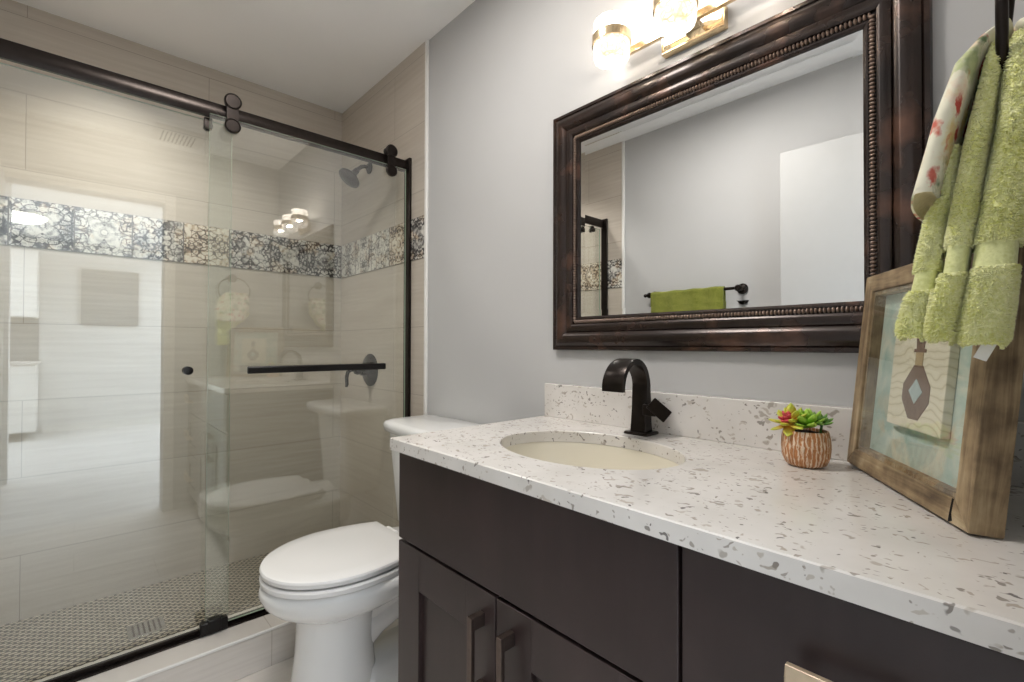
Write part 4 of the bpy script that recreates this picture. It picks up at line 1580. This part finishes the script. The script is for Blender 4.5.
flat(bm, [(PW - 0.038, 0.0), (PW - 0.030, 0.004), (PW - 0.033, 0.012), (PW - 0.031, 0.03), (PW - 0.0345, 0.03), (PW - 0.037, 0.012)], 0.0004, 0.0006)
obj('crack', bm, 'dark', pic, smooth=0, local=True)

# ------------------------------------------------------------------ little succulent
SXp, SYp = -0.270, -0.122
su = thing('potted_succulent', 'small terracotta pot of succulents beside the rustic picture', 'plant', (SXp, SYp, ZT + 0.0003))
bm = BM()
lathe(bm, [(0.0, 0), (0.026, 0), (0.033, 0.005), (0.0380, 0.018), (0.0395, 0.036), (0.0382, 0.054), (0.0355, 0.064), (0.0325, 0.064), (0.034, 0.054), (0.0, 0.052)], (SXp, SYp, ZT + 0.0003), n=56)
obj('pot', bm, 'pot', su, smooth=60)
bm = BM()
lathe(bm, [(0.0, 0.050), (0.0335, 0.050), (0.0335, 0.057), (0.02, 0.061), (0.0, 0.062)], (SXp, SYp, ZT + 0.0003), n=28)
obj('soil', bm, 'soil', su)


def leaf(bm, base, direction, length, width, thick, curl=0.25):
    """fat pointed leaf; UV.x runs from base to tip"""
    uvl = bm.loops.layers.uv.verify()
    d = Vector(direction).normalized()
    side = d.cross(Vector((0, 0, 1)))
    side = side.normalized() if side.length > 1e-3 else Vector((1, 0, 0))
    up = side.cross(d).normalized()
    n, k = 10, 8
    prev = None
    for i in range(k + 1):
        t_ = i / k
        w = width * (0.25 + 0.75 * sin(pi * min(1, t_ * 0.95 + 0.12))) if t_ < 0.62 else width * (1 - ((t_ - 0.62) / 0.38) ** 1.6) * 0.95 + 1e-4
        th = thick * (0.5 + 0.5 * sin(pi * t_)) if t_ < 1 else 1e-4
        c = Vector(base) + d * length * t_ + up * curl * length * t_ * t_
        ring = [bm.verts.new(c + side * w * cos(2 * pi * j / n) + up * th * sin(2 * pi * j / n)) for j in range(n)]
        if prev:
            for j in range(n):
                f = bm.faces.new((prev[0][j], prev[0][(j + 1) % n], ring[(j + 1) % n], ring[j]))
                for lp, tv in zip(f.loops, (prev[1], prev[1], t_, t_)):
                    lp[uvl].uv = (tv, 0.5)
        prev = (ring, t_)


def rosette(name, c, axis, layers, mat, parent, seed):
    rnd = random.Random(seed)
    bm = BM()
    ax_ = Vector(axis).normalized()
    u_, v_ = basis(ax_)
    for count, elev, length, width, thick, curl in layers:
        ph = rnd.random() * 6
        for i in range(count):
            a = ph + 2 * pi * i / count + rnd.uniform(-0.12, 0.12)
            e = radians(elev + rnd.uniform(-6, 6))
            d = (u_ * cos(a) + v_ * sin(a)) * cos(e) + ax_ * sin(e)
            leaf(bm, Vector(c) + d * 0.002, d, length * rnd.uniform(0.9, 1.1), width, thick, curl)
    return obj(name, bm, mat, parent, smooth=70)


zc = ZT + 0.064
ra = rosette('rosette', (SXp - 0.020, SYp - 0.016, zc + 0.014), (-0.25, -0.85, 0.55), [(8, 10, 0.034, 0.0095, 0.0032, 0.2), (7, 40, 0.027, 0.0085, 0.0032, 0.2)], 'leaf_red', su, 2)
rosette('rosette_heart', (SXp - 0.0215, SYp - 0.021, zc + 0.017), (-0.25, -0.85, 0.55), [(6, 50, 0.017, 0.0065, 0.003, 0.15), (4, 78, 0.015, 0.005, 0.003, 0.1)], 'leaf_heart', ra, 4)
rosette('rosette', (SXp + 0.004, SYp - 0.006, zc + 0.008), (0.0, -0.35, 1), [(7, 18, 0.032, 0.0085, 0.0032, 0.25), (6, 50, 0.034, 0.0085, 0.0032, 0.12), (3, 75, 0.032, 0.007, 0.003, 0.1)], 'leaf_lime', su, 6)
rb = rosette('rosette', (SXp + 0.019, SYp + 0.004, zc + 0.014), (0.25, -0.2, 1), [(7, 15, 0.023, 0.006, 0.0028, 0.25), (6, 45, 0.022, 0.0055, 0.0028, 0.2)], 'leaf_dark', su, 9)
bm = BM()
tube(bm, [(SXp + 0.022, SYp + 0.003, zc - 0.006), (SXp + 0.025, SYp + 0.004, zc + 0.016)], 0.0022, 8)
obj('stem', bm, 'leaf_dark', rb)
